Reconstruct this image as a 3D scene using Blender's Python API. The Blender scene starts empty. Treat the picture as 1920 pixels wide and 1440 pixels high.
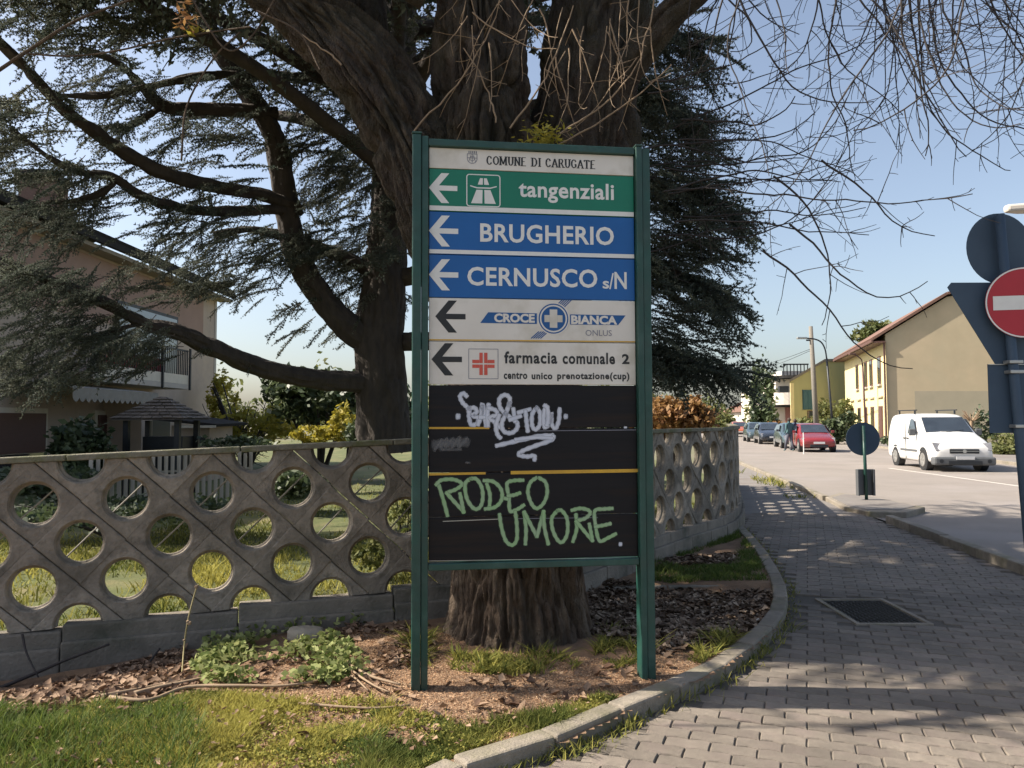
import bpy, math, random
import numpy as np
from mathutils import Vector, Matrix, Euler
R = math.radians
rng = np.random.default_rng(7)
random.seed(7)
sc = bpy.context.scene
col = sc.collection

# ---------------------------------------------------------------- camera, light, exposure
PITCH, ROLL, EYE, FOC = 0.0471, 0.0037, 1.6, 1441.0
cam_d = bpy.data.cameras.new("camera")
cam = bpy.data.objects.new("camera", cam_d); col.objects.link(cam)
cam_d.sensor_width = 36; cam_d.lens = FOC / 1920 * 36
cam_d.clip_start = 0.05; cam_d.clip_end = 3000
cam.matrix_world = Matrix.Translation((0, 0, EYE)) @ Matrix.Rotation(math.pi / 2 + PITCH, 4, 'X') @ Matrix.Rotation(-ROLL, 4, 'Z')
sc.camera = cam

SUN_AZ = math.atan2(-0.995, 0.05)      # compass-like: angle from +Y towards +X
SUN_EL = R(43)
sun_dir = Vector((math.sin(SUN_AZ) * math.cos(SUN_EL), math.cos(SUN_AZ) * math.cos(SUN_EL), math.sin(SUN_EL)))
w = bpy.data.worlds.new("World"); sc.world = w; w.use_nodes = True
nt = w.node_tree
sky = nt.nodes.new("ShaderNodeTexSky"); sky.sky_type = 'NISHITA'; sky.sun_disc = False
sky.sun_elevation = SUN_EL; sky.sun_rotation = SUN_AZ
sky.air_density = 1.0; sky.dust_density = 2.4; sky.ozone_density = 1.2
bg = nt.nodes["Background"]; bg.inputs[1].default_value = 0.095
hs_ = nt.nodes.new('ShaderNodeHueSaturation'); hs_.inputs['Saturation'].default_value = .82; hs_.inputs['Value'].default_value = 1.0
nt.links.new(sky.outputs[0], hs_.inputs['Color']); nt.links.new(hs_.outputs[0], bg.inputs[0])
sun_d = bpy.data.lights.new("sun", 'SUN'); sun_d.energy = 4.8; sun_d.angle = R(0.53); sun_d.color = (1, .91, .78)
sun = bpy.data.objects.new("sun", sun_d); col.objects.link(sun)
sun.rotation_euler = sun_dir.to_track_quat('Z', 'Y').to_euler()
sc.view_settings.view_transform = 'Standard'; sc.view_settings.look = 'None'
sc.view_settings.exposure = 1.1; sc.view_settings.gamma = 1
sc.view_settings.use_curve_mapping = False
sc.cycles.max_bounces = 6; sc.cycles.transparent_max_bounces = 12
sc.cycles.use_denoising = True

# ---------------------------------------------------------------- survey: turn a bearing into a place in the world
def ray(px, py):
    x, y = px - 960, 720 - py
    a = x * math.cos(ROLL) + y * math.sin(ROLL); b = -x * math.sin(ROLL) + y * math.cos(ROLL)
    c, s = math.cos(PITCH), math.sin(PITCH)
    return Vector((a / FOC, c - s * b / FOC, s + c * b / FOC))
def at(px, py, Y):
    d = ray(px, py); return Vector((0, 0, EYE)) + d * (Y / d.y)
def gp(px, py, z=0.0):
    d = ray(px, py); return Vector((0, 0, EYE)) + d * ((z - EYE) / d.z)
def onwall(px, py, A, D):          # bearing meets the vertical plane through A along D -> (distance along D, z)
    d = ray(px, py); D = Vector((D[0], D[1])).normalized(); N = Vector((-D.y, D.x))
    t = (A[0] * N.x + A[1] * N.y) / (d.x * N.x + d.y * N.y)
    return (t * d.x - A[0]) * D.x + (t * d.y - A[1]) * D.y, EYE + t * d.z

# ---------------------------------------------------------------- noise in numpy
_perm = rng.random(4096)
def _h(i, j, k):
    return _perm[(i * 73856093 ^ j * 19349663 ^ k * 83492791) & 4095]
def vn(x, y, z=0):
    x, y, z = np.broadcast_arrays(np.asarray(x, float), np.asarray(y, float), np.asarray(z, float))
    i, j, k = np.floor(x).astype(np.int64), np.floor(y).astype(np.int64), np.floor(z).astype(np.int64)
    u, v, q = x - i, y - j, z - k
    u, v, q = u * u * (3 - 2 * u), v * v * (3 - 2 * v), q * q * (3 - 2 * q)
    def L(a, b, t): return a + (b - a) * t
    return L(L(L(_h(i, j, k), _h(i + 1, j, k), u), L(_h(i, j + 1, k), _h(i + 1, j + 1, k), u), v),
             L(L(_h(i, j, k + 1), _h(i + 1, j, k + 1), u), L(_h(i, j + 1, k + 1), _h(i + 1, j + 1, k + 1), u), v), q)

# ---------------------------------------------------------------- materials
MATS = {}
def mat(name, c1, c2=None, rough=.85, scale=8., detail=6., bump=0., bscale=None, metal=0., rnd=0., trans=0., tint=None,
        stretch=(1, 1, 1), c3=None, s3=1.2, spec=.5, coat=0., lo=.3, hi=.7, bdist=.02, stain=0., sscale=.9, scol=None):
    m = bpy.data.materials.new(name); m.use_nodes = True; MATS[name] = m
    n, l = m.node_tree.nodes, m.node_tree.links
    b = n["Principled BSDF"]
    b.inputs["Roughness"].default_value = rough; b.inputs["Metallic"].default_value = metal
    b.inputs["Specular IOR Level"].default_value = spec; b.inputs["Coat Weight"].default_value = coat
    if c2 is None: c2 = tuple(x * .8 for x in c1)
    tc = n.new("ShaderNodeTexCoord"); mp = n.new("ShaderNodeMapping"); mp.inputs["Scale"].default_value = stretch
    l.new(tc.outputs["Object"], mp.inputs[0])
    oi = n.new("ShaderNodeObjectInfo")
    mu = n.new("ShaderNodeMath"); mu.operation = 'MULTIPLY'; mu.inputs[1].default_value = 37.
    l.new(oi.outputs["Random"], mu.inputs[0])
    def noise(s, det=detail):
        t = n.new("ShaderNodeTexNoise"); t.noise_dimensions = '4D'; t.inputs["Scale"].default_value = s
        t.inputs["Detail"].default_value = det; t.inputs["Roughness"].default_value = .6
        l.new(mp.outputs[0], t.inputs["Vector"]); l.new(mu.outputs[0], t.inputs["W"]); return t
    def mix(f, a, bb, mode='MIX'):
        x = n.new("ShaderNodeMix"); x.data_type = 'RGBA'; x.blend_type = mode
        for sock, v in ((x.inputs[0], f), (x.inputs[6], a), (x.inputs[7], bb)):
            if isinstance(v, (int, float)): sock.default_value = v
            elif isinstance(v, tuple): sock.default_value = v + (1,)
            else: l.new(v, sock)
        return x.outputs[2]
    def ramp(src, a, bb):
        r = n.new("ShaderNodeMapRange"); r.inputs[1].default_value = a; r.inputs[2].default_value = bb; l.new(src, r.inputs[0]); return r.outputs[0]
    t = noise(scale)
    c = mix(ramp(t.outputs["Fac"], lo, hi), c1, c2)
    if c3 is not None:
        t3 = noise(s3, 8.); c = mix(ramp(t3.outputs["Fac"], .5, .68), c, c3)
    if tint is not None:
        at_ = n.new("ShaderNodeAttribute"); at_.attribute_name = "tint"
        c = mix(at_.outputs["Fac"], c, tint)
    if stain:                                   # weathering that runs across neighbouring pieces
        geo = n.new("ShaderNodeNewGeometry"); ts = n.new("ShaderNodeTexNoise"); ts.inputs["Scale"].default_value = sscale; ts.inputs["Detail"].default_value = 7; ts.inputs["Roughness"].default_value = .65
        l.new(geo.outputs["Position"], ts.inputs["Vector"]); rs_ = ramp(ts.outputs["Fac"], .42, .66)
        mm_ = n.new("ShaderNodeMath"); mm_.operation = 'MULTIPLY'; mm_.inputs[1].default_value = stain; l.new(rs_, mm_.inputs[0])
        c = mix(mm_.outputs[0], c, scol or tuple(x * .45 for x in c1))
    if rnd:
        hv = n.new("ShaderNodeHueSaturation"); l.new(c, hv.inputs["Color"])
        r = n.new("ShaderNodeMapRange"); r.inputs[3].default_value = 1 - rnd; r.inputs[4].default_value = 1 + rnd
        l.new(oi.outputs["Random"], r.inputs[0]); l.new(r.outputs[0], hv.inputs["Value"]); c = hv.outputs[0]
    l.new(c, b.inputs["Base Color"])
    if bump:
        tb = noise(bscale or scale * 3); bp = n.new("ShaderNodeBump"); bp.inputs["Strength"].default_value = bump
        bp.inputs["Distance"].default_value = bdist
        l.new(tb.outputs["Fac"], bp.inputs["Height"]); l.new(bp.outputs[0], b.inputs["Normal"])
    if trans:
        tr = n.new("ShaderNodeBsdfTranslucent"); l.new(c, tr.inputs[0]); ms = n.new("ShaderNodeMixShader")
        ms.inputs[0].default_value = trans; l.new(b.outputs[0], ms.inputs[1]); l.new(tr.outputs[0], ms.inputs[2])
        l.new(ms.outputs[0], n["Material Output"].inputs[0])
    return m
def paint_soft(name, c, c2, strength=1.):
    m = bpy.data.materials.new(name); m.use_nodes = True; n, l = m.node_tree.nodes, m.node_tree.links
    b = n["Principled BSDF"]; b.inputs["Roughness"].default_value = .6
    t = n.new("ShaderNodeTexNoise"); t.inputs["Scale"].default_value = 9
    tc = n.new("ShaderNodeTexCoord"); l.new(tc.outputs["Object"], t.inputs[0])
    x = n.new("ShaderNodeMix"); x.data_type = 'RGBA'; x.inputs[6].default_value = c + (1,); x.inputs[7].default_value = c2 + (1,)
    l.new(t.outputs[0], x.inputs[0]); l.new(x.outputs[2], b.inputs[0])
    a = n.new("ShaderNodeAttribute"); a.attribute_name = "tint"
    mu = n.new("ShaderNodeMath"); mu.operation = 'MULTIPLY'; mu.inputs[1].default_value = strength; l.new(a.outputs["Fac"], mu.inputs[0])
    l.new(mu.outputs[0], b.inputs["Alpha"]); return m

# ---------------------------------------------------------------- mesh building
class MB:
    def __init__(s): s.v, s.f = [], []
    def add(s, vs, fs):
        o = len(s.v); s.v += [tuple(v) for v in vs]; s.f += [tuple(i + o for i in f) for f in fs]; return s
    def box(s, x0, y0, z0, x1, y1, z1, M=None):
        vs = [Vector(p) for p in ((x0, y0, z0), (x1, y0, z0), (x1, y1, z0), (x0, y1, z0), (x0, y0, z1), (x1, y0, z1), (x1, y1, z1), (x0, y1, z1))]
        if M is not None: vs = [M @ v for v in vs]
        return s.add(vs, [(3, 2, 1, 0), (4, 5, 6, 7), (0, 1, 5, 4), (1, 2, 6, 5), (2, 3, 7, 6), (3, 0, 4, 7)])
    def prism(s, poly, z0, z1, M=None):       # polygon in xy, ccw
        n = len(poly); vs = [Vector((p[0], p[1], z0)) for p in poly] + [Vector((p[0], p[1], z1)) for p in poly]
        if M is not None: vs = [M @ v for v in vs]
        return s.add(vs, [tuple(range(n))[::-1], tuple(range(n, 2 * n))] + [(i, (i + 1) % n, n + (i + 1) % n, n + i) for i in range(n)])
    def slab(s, pts, th):                     # planar polygon with thickness along -normal
        pts = [Vector(p) for p in pts]; nn = (pts[1] - pts[0]).cross(pts[2] - pts[1]).normalized() * th; n = len(pts)
        return s.add([p for p in pts] + [p - nn for p in pts], [tuple(range(n)), tuple(range(n, 2 * n))[::-1]] + [(i, n + i, n + (i + 1) % n, (i + 1) % n) for i in range(n)])
    def cyl(s, a, b, r0, r1=None, n=12, cap=True):
        a, b = Vector(a), Vector(b); r1 = r0 if r1 is None else r1
        d = (b - a).normalized(); u = d.orthogonal().normalized(); v = d.cross(u)
        vs = [a + (u * math.cos(t) + v * math.sin(t)) * r0 for t in [2 * math.pi * i / n for i in range(n)]]
        vs += [b + (u * math.cos(t) + v * math.sin(t)) * r1 for t in [2 * math.pi * i / n for i in range(n)]]
        fs = [(i, (i + 1) % n, n + (i + 1) % n, n + i) for i in range(n)]
        if cap: fs += [tuple(range(n))[::-1], tuple(range(n, 2 * n))]
        return s.add(vs, fs)
    def tube(s, pts, rad, n=6):
        pts = [Vector(p) for p in pts]; k = len(pts); rad = [rad] * k if isinstance(rad, (int, float)) else rad
        vs = []; u = None
        for i in range(k):
            d = (pts[min(i + 1, k - 1)] - pts[max(i - 1, 0)]).normalized()
            u = d.orthogonal().normalized() if u is None else (u - d * u.dot(d)).normalized()
            v = d.cross(u)
            vs += [pts[i] + (u * math.cos(2 * math.pi * j / n) + v * math.sin(2 * math.pi * j / n)) * rad[i] for j in range(n)]
        fs = [(i * n + j, i * n + (j + 1) % n, (i + 1) * n + (j + 1) % n, (i + 1) * n + j) for i in range(k - 1) for j in range(n)]
        fs += [tuple(range(n))[::-1], tuple((k - 1) * n + j for j in range(n))]
        return s.add(vs, fs)
    def disc(s, c, nrm, r, th, n=40):
        c = Vector(c); nrm = Vector(nrm).normalized(); return s.cyl(c - nrm * th, c, r, r, n)
def empty_mesh(name): return bpy.data.meshes.new(name)
def mesh_np(name, V, F, tint=None):
    me = bpy.data.meshes.new(name); V = np.asarray(V, np.float32); F = np.asarray(F, np.int32); k = F.shape[1]
    me.vertices.add(len(V)); me.vertices.foreach_set("co", V.ravel())
    me.loops.add(F.size); me.loops.foreach_set("vertex_index", F.ravel())
    me.polygons.add(len(F)); me.polygons.foreach_set("loop_start", np.arange(0, F.size, k, dtype=np.int32))
    me.polygons.foreach_set("loop_total", np.full(len(F), k, np.int32))
    if tint is not None:
        a = me.attributes.new("tint", 'FLOAT', 'POINT'); a.data.foreach_set("value", np.asarray(tint, np.float32))
    me.update(calc_edges=True); return me
def thing(name, label, cat, loc=(0, 0, 0), rotz=0, group=None):
    o = bpy.data.objects.new(name, None); col.objects.link(o); o.location = loc; o.rotation_euler = (0, 0, rotz)
    o['label'] = label; o['category'] = cat
    if group: o['group'] = group
    return o
def tag(o, label, cat, group=None):
    o['label'] = label; o['category'] = cat
    if group: o['group'] = group
    return o
def root_of(o):
    while o.parent: o = o.parent
    return o
def put(name, mb, m, parent=None, world=True, smooth=False, bevel=0, label=None, kind=None, sharp=None):
    """one mesh object. world=True: coordinates are world ones and the root is unrotated"""
    if isinstance(mb, MB):
        me = bpy.data.meshes.new(name); vs = mb.v
        if parent is not None and world:
            L = root_of(parent).location; vs = [(v[0] - L.x, v[1] - L.y, v[2] - L.z) for v in vs]
        me.from_pydata(vs, [], mb.f); me.update()
    else:
        me = mb
        if parent is not None and world:
            L = root_of(parent).location; me.transform(Matrix.Translation(-L))
    if m is not None and not me.materials: me.materials.append(m)
    if smooth: me.polygons.foreach_set("use_smooth", [True] * len(me.polygons))
    o = bpy.data.objects.new(name, me); col.objects.link(o)
    if parent is not None: o.parent = parent
    if bevel:
        b = o.modifiers.new("bevel", 'BEVEL'); b.width = bevel; b.segments = 2; b.limit_method = 'ANGLE'; b.angle_limit = R(40)
    if smooth and sharp is not None:
        pass
    if label: o['label'] = label
    if kind: o['kind'] = kind
    return o
def inside(P, poly):
    P = np.asarray(P); x, y = P[:, 0], P[:, 1]; c = np.zeros(len(P), bool); n = len(poly)
    for i in range(n):
        x0, y0 = poly[i][0], poly[i][1]; x1, y1 = poly[i - 1][0], poly[i - 1][1]
        if y0 == y1: continue
        c ^= ((y0 > y) != (y1 > y)) & (x < (x1 - x0) * (y - y0) / (y1 - y0) + x0)
    return c
def resample(pts, step):
    pts = [Vector(p) for p in pts]; out = [pts[0].copy()]; acc = 0.
    seg = [(b - a).length for a, b in zip(pts, pts[1:])]; tot = sum(seg); n = max(1, round(tot / step)); st = tot / n
    cum = [0]
    for s_ in seg: cum.append(cum[-1] + s_)
    res = []
    j = 0
    for i in range(n + 1):
        d = min(i * st, tot)
        while j < len(seg) - 1 and cum[j + 1] < d: j += 1
        res.append(pts[j].lerp(pts[j + 1], (d - cum[j]) / max(seg[j], 1e-9)))
    return res
def smooth_path(pts, per=8):                   # catmull-rom
    P = [Vector(p) for p in pts]; P = [P[0] * 2 - P[1]] + P + [P[-1] * 2 - P[-2]]; out = []
    for i in range(1, len(P) - 2):
        for k in range(per):
            t = k / per; a, b, c, d = P[i - 1], P[i], P[i + 1], P[i + 2]
            out.append(.5 * ((2 * b) + (c - a) * t + (2 * a - 5 * b + 4 * c - d) * t * t + (3 * b - a - 3 * c + d) * t ** 3))
    out.append(P[-2]); return out

# ---------------------------------------------------------------- palette
M = dict(
 soil=mat('soil', (.25, .15, .085), (.15, .095, .06), .95, 9, bump=.8, bscale=60, c3=(.30, .19, .11), s3=3),
 lawn=mat('lawn_soil', (.11, .125, .035), (.07, .085, .028), .95, 5, bump=.9, bscale=30, c3=(.19, .16, .075), s3=1.2, stain=.5, sscale=1.6),
 ground=mat('far_ground', (.12, .12, .06), (.16, .14, .09), .95, .3),
 asphalt=mat('asphalt', (.27, .235, .205), (.21, .185, .165), .9, 90, 4, stain=.3, sscale=.5, bump=.5, bscale=160, c3=(.27, .24, .22), s3=.35),
 sand=mat('joint_sand', (.115, .098, .08), (.075, .065, .053), .95, 40, bump=.5),
 paver=mat('paver', (.215, .182, .148), (.145, .123, .10), .88, 26, 8, bump=.35, bscale=120, rnd=.2, stain=.75, sscale=1.1, c3=(.19, .15, .13), s3=4),
 paverfar=mat('paver_far', (.22, .195, .175), (.15, .14, .13), .88, 5, 8, bump=.35, bscale=40, c3=(.15, .125, .11), s3=.9, stretch=(.6, 1.8, 1)),
 kerb=mat('kerb_concrete', (.31, .265, .21), (.20, .175, .14), .9, 14, stain=.6, sscale=2.5, bump=.5, bscale=70, rnd=.1, c3=(.15, .14, .08), s3=3),
 whiteline=mat('road_paint', (.62, .58, .52), (.42, .38, .34), .8, 20),
 block=mat('wall_block', (.37, .315, .25), (.24, .205, .165), .92, 9, 8, stain=.85, sscale=2.6, scol=(.12, .105, .08), bump=.9, bscale=45, rnd=.16, c3=(.17, .15, .12), s3=14),
 plinth=mat('wall_plinth', (.28, .24, .195), (.17, .15, .12), .95, 5, 8, stain=.6, sscale=1.5, bump=.7, bscale=40, c3=(.06, .065, .045), s3=2),
 coping=mat('wall_coping', (.24, .22, .17), (.13, .125, .085), .95, 12, 8, bump=.8, bscale=60, c3=(.12, .13, .05), s3=4),
 bark=mat('bark', (.088, .061, .043), (.030, .022, .017), .95, 16, 8, bump=1., bscale=45, stretch=(1, 1, .45), bdist=.12, c3=(.15, .118, .088), s3=9, stain=.5, sscale=2.6, scol=(.055, .055, .028)),
 barklit=mat('bark_lit', (.19, .13, .088), (.07, .048, .034), .95, 16, 8, bump=1., bscale=45, stretch=(1, 1, .35), bdist=.12, c3=(.28, .215, .155), s3=9, stain=.35, sscale=3, scol=(.07, .06, .035)),  # lighter bark copy: sun on the lower trunk put into its colour
 cedarbark=mat('cedar_bark', (.075, .061, .051), (.038, .032, .028), .95, 10, 8, bump=.9, bscale=40, stretch=(1, 1, .4)),
 twig=mat('twig_bark', (.038, .03, .028), (.025, .02, .019), .8, 10),
 twiglit=mat('pale_twig', (.30, .21, .13), (.2, .14, .09), .8, 10),
 green=mat('green_paint', (.014, .068, .052), (.010, .050, .040), .45, 9, bump=.15, c3=(.03, .085, .07), s3=7, stain=.4, sscale=6, scol=(.035, .05, .042)),
 alu=mat('aluminium', (.5, .5, .48), (.4, .4, .38), .4, 12, metal=.7),
 greyback=mat('sign_back_grey', (.055, .085, .125), (.045, .07, .105), .6, 5, bump=.05, spec=.3), cast=mat('cast_iron', (.095, .09, .085), (.06, .058, .055), .7, 20, bump=.2),
 pw=mat('panel_white', (.70, .66, .60), (.63, .59, .53), .5, 4, c3=(.50, .46, .38), s3=3),
 pg=mat('panel_green', (.002, .17, .10), (.002, .145, .085), .45, 3),
 pb=mat('panel_blue', (.003, .10, .34), (.002, .085, .29), .45, 3),
 pk=mat('panel_dark', (.011, .010, .012), (.006, .006, .008), .5, 5, 8, stretch=(.4, 1, 6), c3=(.018, .012, .010), s3=3, spec=.22),
 lw=mat('letter_white', (.72, .71, .68), (.66, .65, .62), .5, 20),
 lk=mat('letter_black', (.012, .012, .014), (.02, .02, .02), .5, 20),
 lb=mat('letter_blue', (.006, .085, .27), (.006, .075, .24), .5, 20),
 lgrey=mat('letter_grey', (.2, .2, .24), (.16, .16, .2), .5, 20),
 lr=mat('letter_red', (.62, .09, .06), (.52, .08, .05), .5, 20),
 yel=mat('yellow_strip', (.62, .36, .03), (.48, .27, .03), .5, 20),
 red=mat('sign_red', (.42, .02, .035), (.38, .02, .03), .45, 3),
 needles=mat('cedar_needles', (.064, .094, .080), (.040, .064, .056), .65, 1.2, trans=.35, tint=(.20, .20, .145), spec=.3),
 leafd=mat('dark_leaves', (.03, .055, .025), (.02, .035, .018), .5, 3, trans=.3, tint=(.10, .13, .06)),
 leafy=mat('yellow_leaves', (.26, .24, .03), (.16, .17, .03), .7, 3, trans=.45, tint=(.40, .32, .04)),
 leafg=mat('mid_leaves', (.09, .12, .03), (.06, .085, .025), .7, 3, trans=.35, tint=(.18, .18, .06)),
 leafr=mat('copper_leaves', (.26, .12, .05), (.18, .085, .04), .7, 3, trans=.35, tint=(.34, .2, .07)),
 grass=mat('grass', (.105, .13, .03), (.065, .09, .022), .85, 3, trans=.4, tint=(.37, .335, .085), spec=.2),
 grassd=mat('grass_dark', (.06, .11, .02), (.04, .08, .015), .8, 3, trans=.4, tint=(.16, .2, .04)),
 ivy=mat('ivy_leaves', (.13, .17, .045), (.09, .13, .03), .75, 6, trans=.35, tint=(.42, .44, .19), spec=.2),
 dead=mat('dead_leaves', (.13, .075, .048), (.08, .048, .034), .85, 6, trans=.1, tint=(.36, .25, .17), spec=.2),
 litter=mat('needle_litter', (.40, .22, .115), (.28, .16, .09), .9, 6, trans=.1, tint=(.52, .38, .25), spec=.2),
 chips=mat('bark_chips', (.14, .098, .07), (.085, .06, .045), .95, 6, tint=(.40, .31, .23), spec=.15),
 stone=mat('stone', (.42, .37, .29), (.32, .28, .22), .9, 12, bump=.5),
 hwall=mat('house_wall', (.50, .40, .32), (.44, .35, .28), .9, 2, bump=.15, c3=(.37, .30, .26), s3=.6),
 hband=mat('house_band', (.48, .44, .39), (.41, .37, .33), .9, 2),
 hpink=mat('house_upper', (.36, .24, .19), (.32, .21, .165), .9, 2),
 roofdark=mat('roof_dark', (.04, .038, .037), (.028, .027, .026), .95, 4, spec=.1),
 soffit=mat('soffit', (.30, .26, .20), (.24, .2, .16), .9, 3),
 rooftile=mat('roof_tile', (.14, .115, .095), (.08, .07, .06), .9, 6, bump=.5, rnd=.2),
 roofred=mat('red_roof', (.20, .105, .075), (.13, .075, .058), .9, 4, stretch=(1, 1, 1), rnd=.1),
 brick=mat('brick', (.22, .13, .09), (.15, .09, .07), .9, 20),
 brown=mat('brown_shutter', (.12, .055, .04), (.09, .045, .035), .6, 10),
 iron=mat('dark_iron', (.018, .022, .026), (.012, .014, .018), .5, 10),
 glass=mat('dark_glass', (.035, .045, .055), (.02, .025, .03), .07, 2.5, spec=1., coat=1.),
 cream=mat('cream_frame', (.66, .60, .50), (.58, .52, .43), .7, 6),
 awning=mat('awning_cloth', (.34, .31, .27), (.28, .25, .21), .9, 6),
 redcloth=mat('red_cloth', (.22, .03, .03), (.16, .02, .02), .9, 6),
 ylw=mat('yellow_render', (.72, .62, .33), (.66, .56, .30), .9, 2, c3=(.6, .52, .3), s3=.8),
 gable=mat('gable_render', (.50, .40, .27), (.43, .35, .235), .95, .8, 8, stain=.35, sscale=.45, scol=(.36, .31, .21), bump=.2, bscale=6, c3=(.45, .38, .26), s3=.35),
 gablelow=mat('gable_lower_render', (.37, .32, .235), (.32, .285, .21), .95, 1.2, 8),
 olive=mat('olive_render', (.40, .38, .19), (.35, .335, .17), .9, 1, stretch=(2, 2, .3)),
 offw=mat('white_render', (.66, .60, .53), (.58, .52, .46), .9, 2),
 teal=mat('teal_shutter', (.03, .10, .13), (.02, .08, .10), .6, 3),
 conc=mat('pole_concrete', (.20, .18, .15), (.16, .145, .125), .9, 12),
 pinkw=mat('pink_wall', (.35, .16, .14), (.3, .14, .12), .9, 3),
 tyre=mat('tyre', (.014, .014, .014), (.02, .02, .02), .85, 20),
 rim=mat('wheel_rim', (.35, .34, .32), (.25, .24, .23), .4, 20, metal=.5),
 vanw=mat('van_paint', (.64, .63, .61), (.60, .59, .57), .3, 2, coat=.5),
 vangrey=mat('bumper_grey', (.10, .105, .11), (.08, .085, .09), .6, 12),
 carred=mat('red_car_paint', (.22, .02, .025), (.19, .02, .02), .25, 2, coat=.8),
 carblue=mat('blue_car_paint', (.022, .028, .042), (.02, .025, .035), .25, 2, coat=.8),
 carteal=mat('teal_car_paint', (.055, .08, .09), (.045, .07, .08), .25, 2, coat=.8),
 carorange=mat('orange_car_paint', (.38, .10, .05), (.32, .09, .04), .3, 2, coat=.6),
 carsilver=mat('silver_car_paint', (.42, .44, .46), (.38, .4, .42), .3, 2, metal=.3, coat=.6),
 lampglass=mat('headlamp', (.22, .22, .23), (.15, .15, .16), .15, 8, spec=.8),
 plate=mat('number_plate', (.6, .6, .6), (.55, .55, .55), .5, 8),
 skin=mat('skin', (.35, .2, .14), (.3, .17, .12), .7, 8),
 hair=mat('hair', (.05, .03, .02), (.035, .02, .015), .8, 20),
 jacket=mat('teal_jacket', (.07, .14, .15), (.05, .11, .12), .9, 10),
 jacket2=mat('navy_jacket', (.03, .04, .08), (.025, .03, .06), .9, 10),
 trous=mat('trousers', (.12, .13, .16), (.09, .1, .13), .9, 10),
)
# ================================================================ THE GROUND
def struct(name, mb, m, **k):
    o = put(name, mb, m, **k); o['kind'] = 'structure'; return o
def sheet(poly, z):
    return MB().add([(p[0], p[1], z) for p in poly], [tuple(range(len(poly)))])
struct('ground', sheet([(-900, -300), (900, -300), (900, 1500), (-900, 1500)], -.16), M['ground'])

KERB_PX = [(700, 1560), (920, 1448), (1090, 1400), (1205, 1340), (1330, 1290), (1415, 1230), (1462, 1182), (1478, 1140), (1466, 1095), (1432, 1040), (1400, 1003), (1381, 985)]
kerb_line = smooth_path([gp(x, y, .0) for x, y in KERB_PX], 6)
kerb_line = [Vector((p.x, p.y, 0)) for p in kerb_line]
# garden wall path
WALL_S0, WALL_DIR = Vector((-3.268, 5.302, 0)), Vector((math.cos(.3249), math.sin(.3249), 0))
corner = WALL_S0 + WALL_DIR * 3.62
wall_path = [WALL_S0 - WALL_DIR * 3.4, corner, Vector((1.66, 8.72, 0)), Vector((2.08, 9.36, 0)), Vector((2.44, 9.82, 0)), Vector((2.75, 10.27, 0)),
             Vector((3.02, 10.78, 0)), Vector((3.22, 11.3, 0)), Vector((3.42, 11.85, 0)), Vector((3.62, 12.5, 0)), Vector((4.25, 14.8, 0)), Vector((5.35, 18.9, 0))]
# bed of soil between wall and kerb
bed = [Vector((-9, -1.0, 0)), Vector((-.9, -1.0, 0))] + kerb_line + [Vector((3.35, 11.6, 0)), Vector((2.4, 9.9, 0)), Vector((1.5, 8.9, 0)), Vector((0.0, 7.2, 0)), Vector((-6.6, 4.6, 0)), Vector((-9, 4, 0))]
xs = np.arange(-9, 4.5, .045); ys = np.arange(-1, 12, .045)
def bed_height(x, y):
    h = .03 + .035 * vn(x * 1.3 + 5, y * 1.3) + .022 * vn(x * 6, y * 6, 3.3) + .012 * vn(x * 19, y * 19, 7.1)
    pit = 1 / (1 + np.exp(-(np.asarray(x) - .75) * 14)) * 1 / (1 + np.exp((np.asarray(y) - 7.2) * 30)) * 1 / (1 + np.exp(-(np.asarray(y) - 6.0) * 8))
    x = np.asarray(x); y = np.asarray(y)
    dip = np.clip((-x - 1.6) / 1.6, 0, 1) * np.clip((y - 4.2) / .7, 0, 1)
    return h - .07 * pit - .15 * dip
gx, gy = np.meshgrid(xs, ys); hz = bed_height(gx, gy)
nx, ny = len(xs), len(ys); idx = np.arange(nx * ny).reshape(ny, nx)
F = np.stack([idx[:-1, :-1], idx[:-1, 1:], idx[1:, 1:], idx[1:, :-1]], -1).reshape(-1, 4)
cx = np.stack([gx[:-1, :-1] + .022, gy[:-1, :-1] + .022], -1).reshape(-1, 2)
keep = inside(cx, [(p.x, p.y) for p in bed]); F = F[keep]
me = mesh_np('soil_bed', np.stack([gx, gy, hz], -1).reshape(-1, 3), F)
struct('soil_bed', me, M['soil'], smooth=True)

# garden lawn beyond the wall
g = [(-40, 4.2), (-6.6, 4.2)] + [(p.x - .05, p.y + .05) for p in wall_path[1:]] + [(5.4, 60), (-40, 60)]
struct('lawn', sheet(g, .10), M['lawn'])

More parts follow.
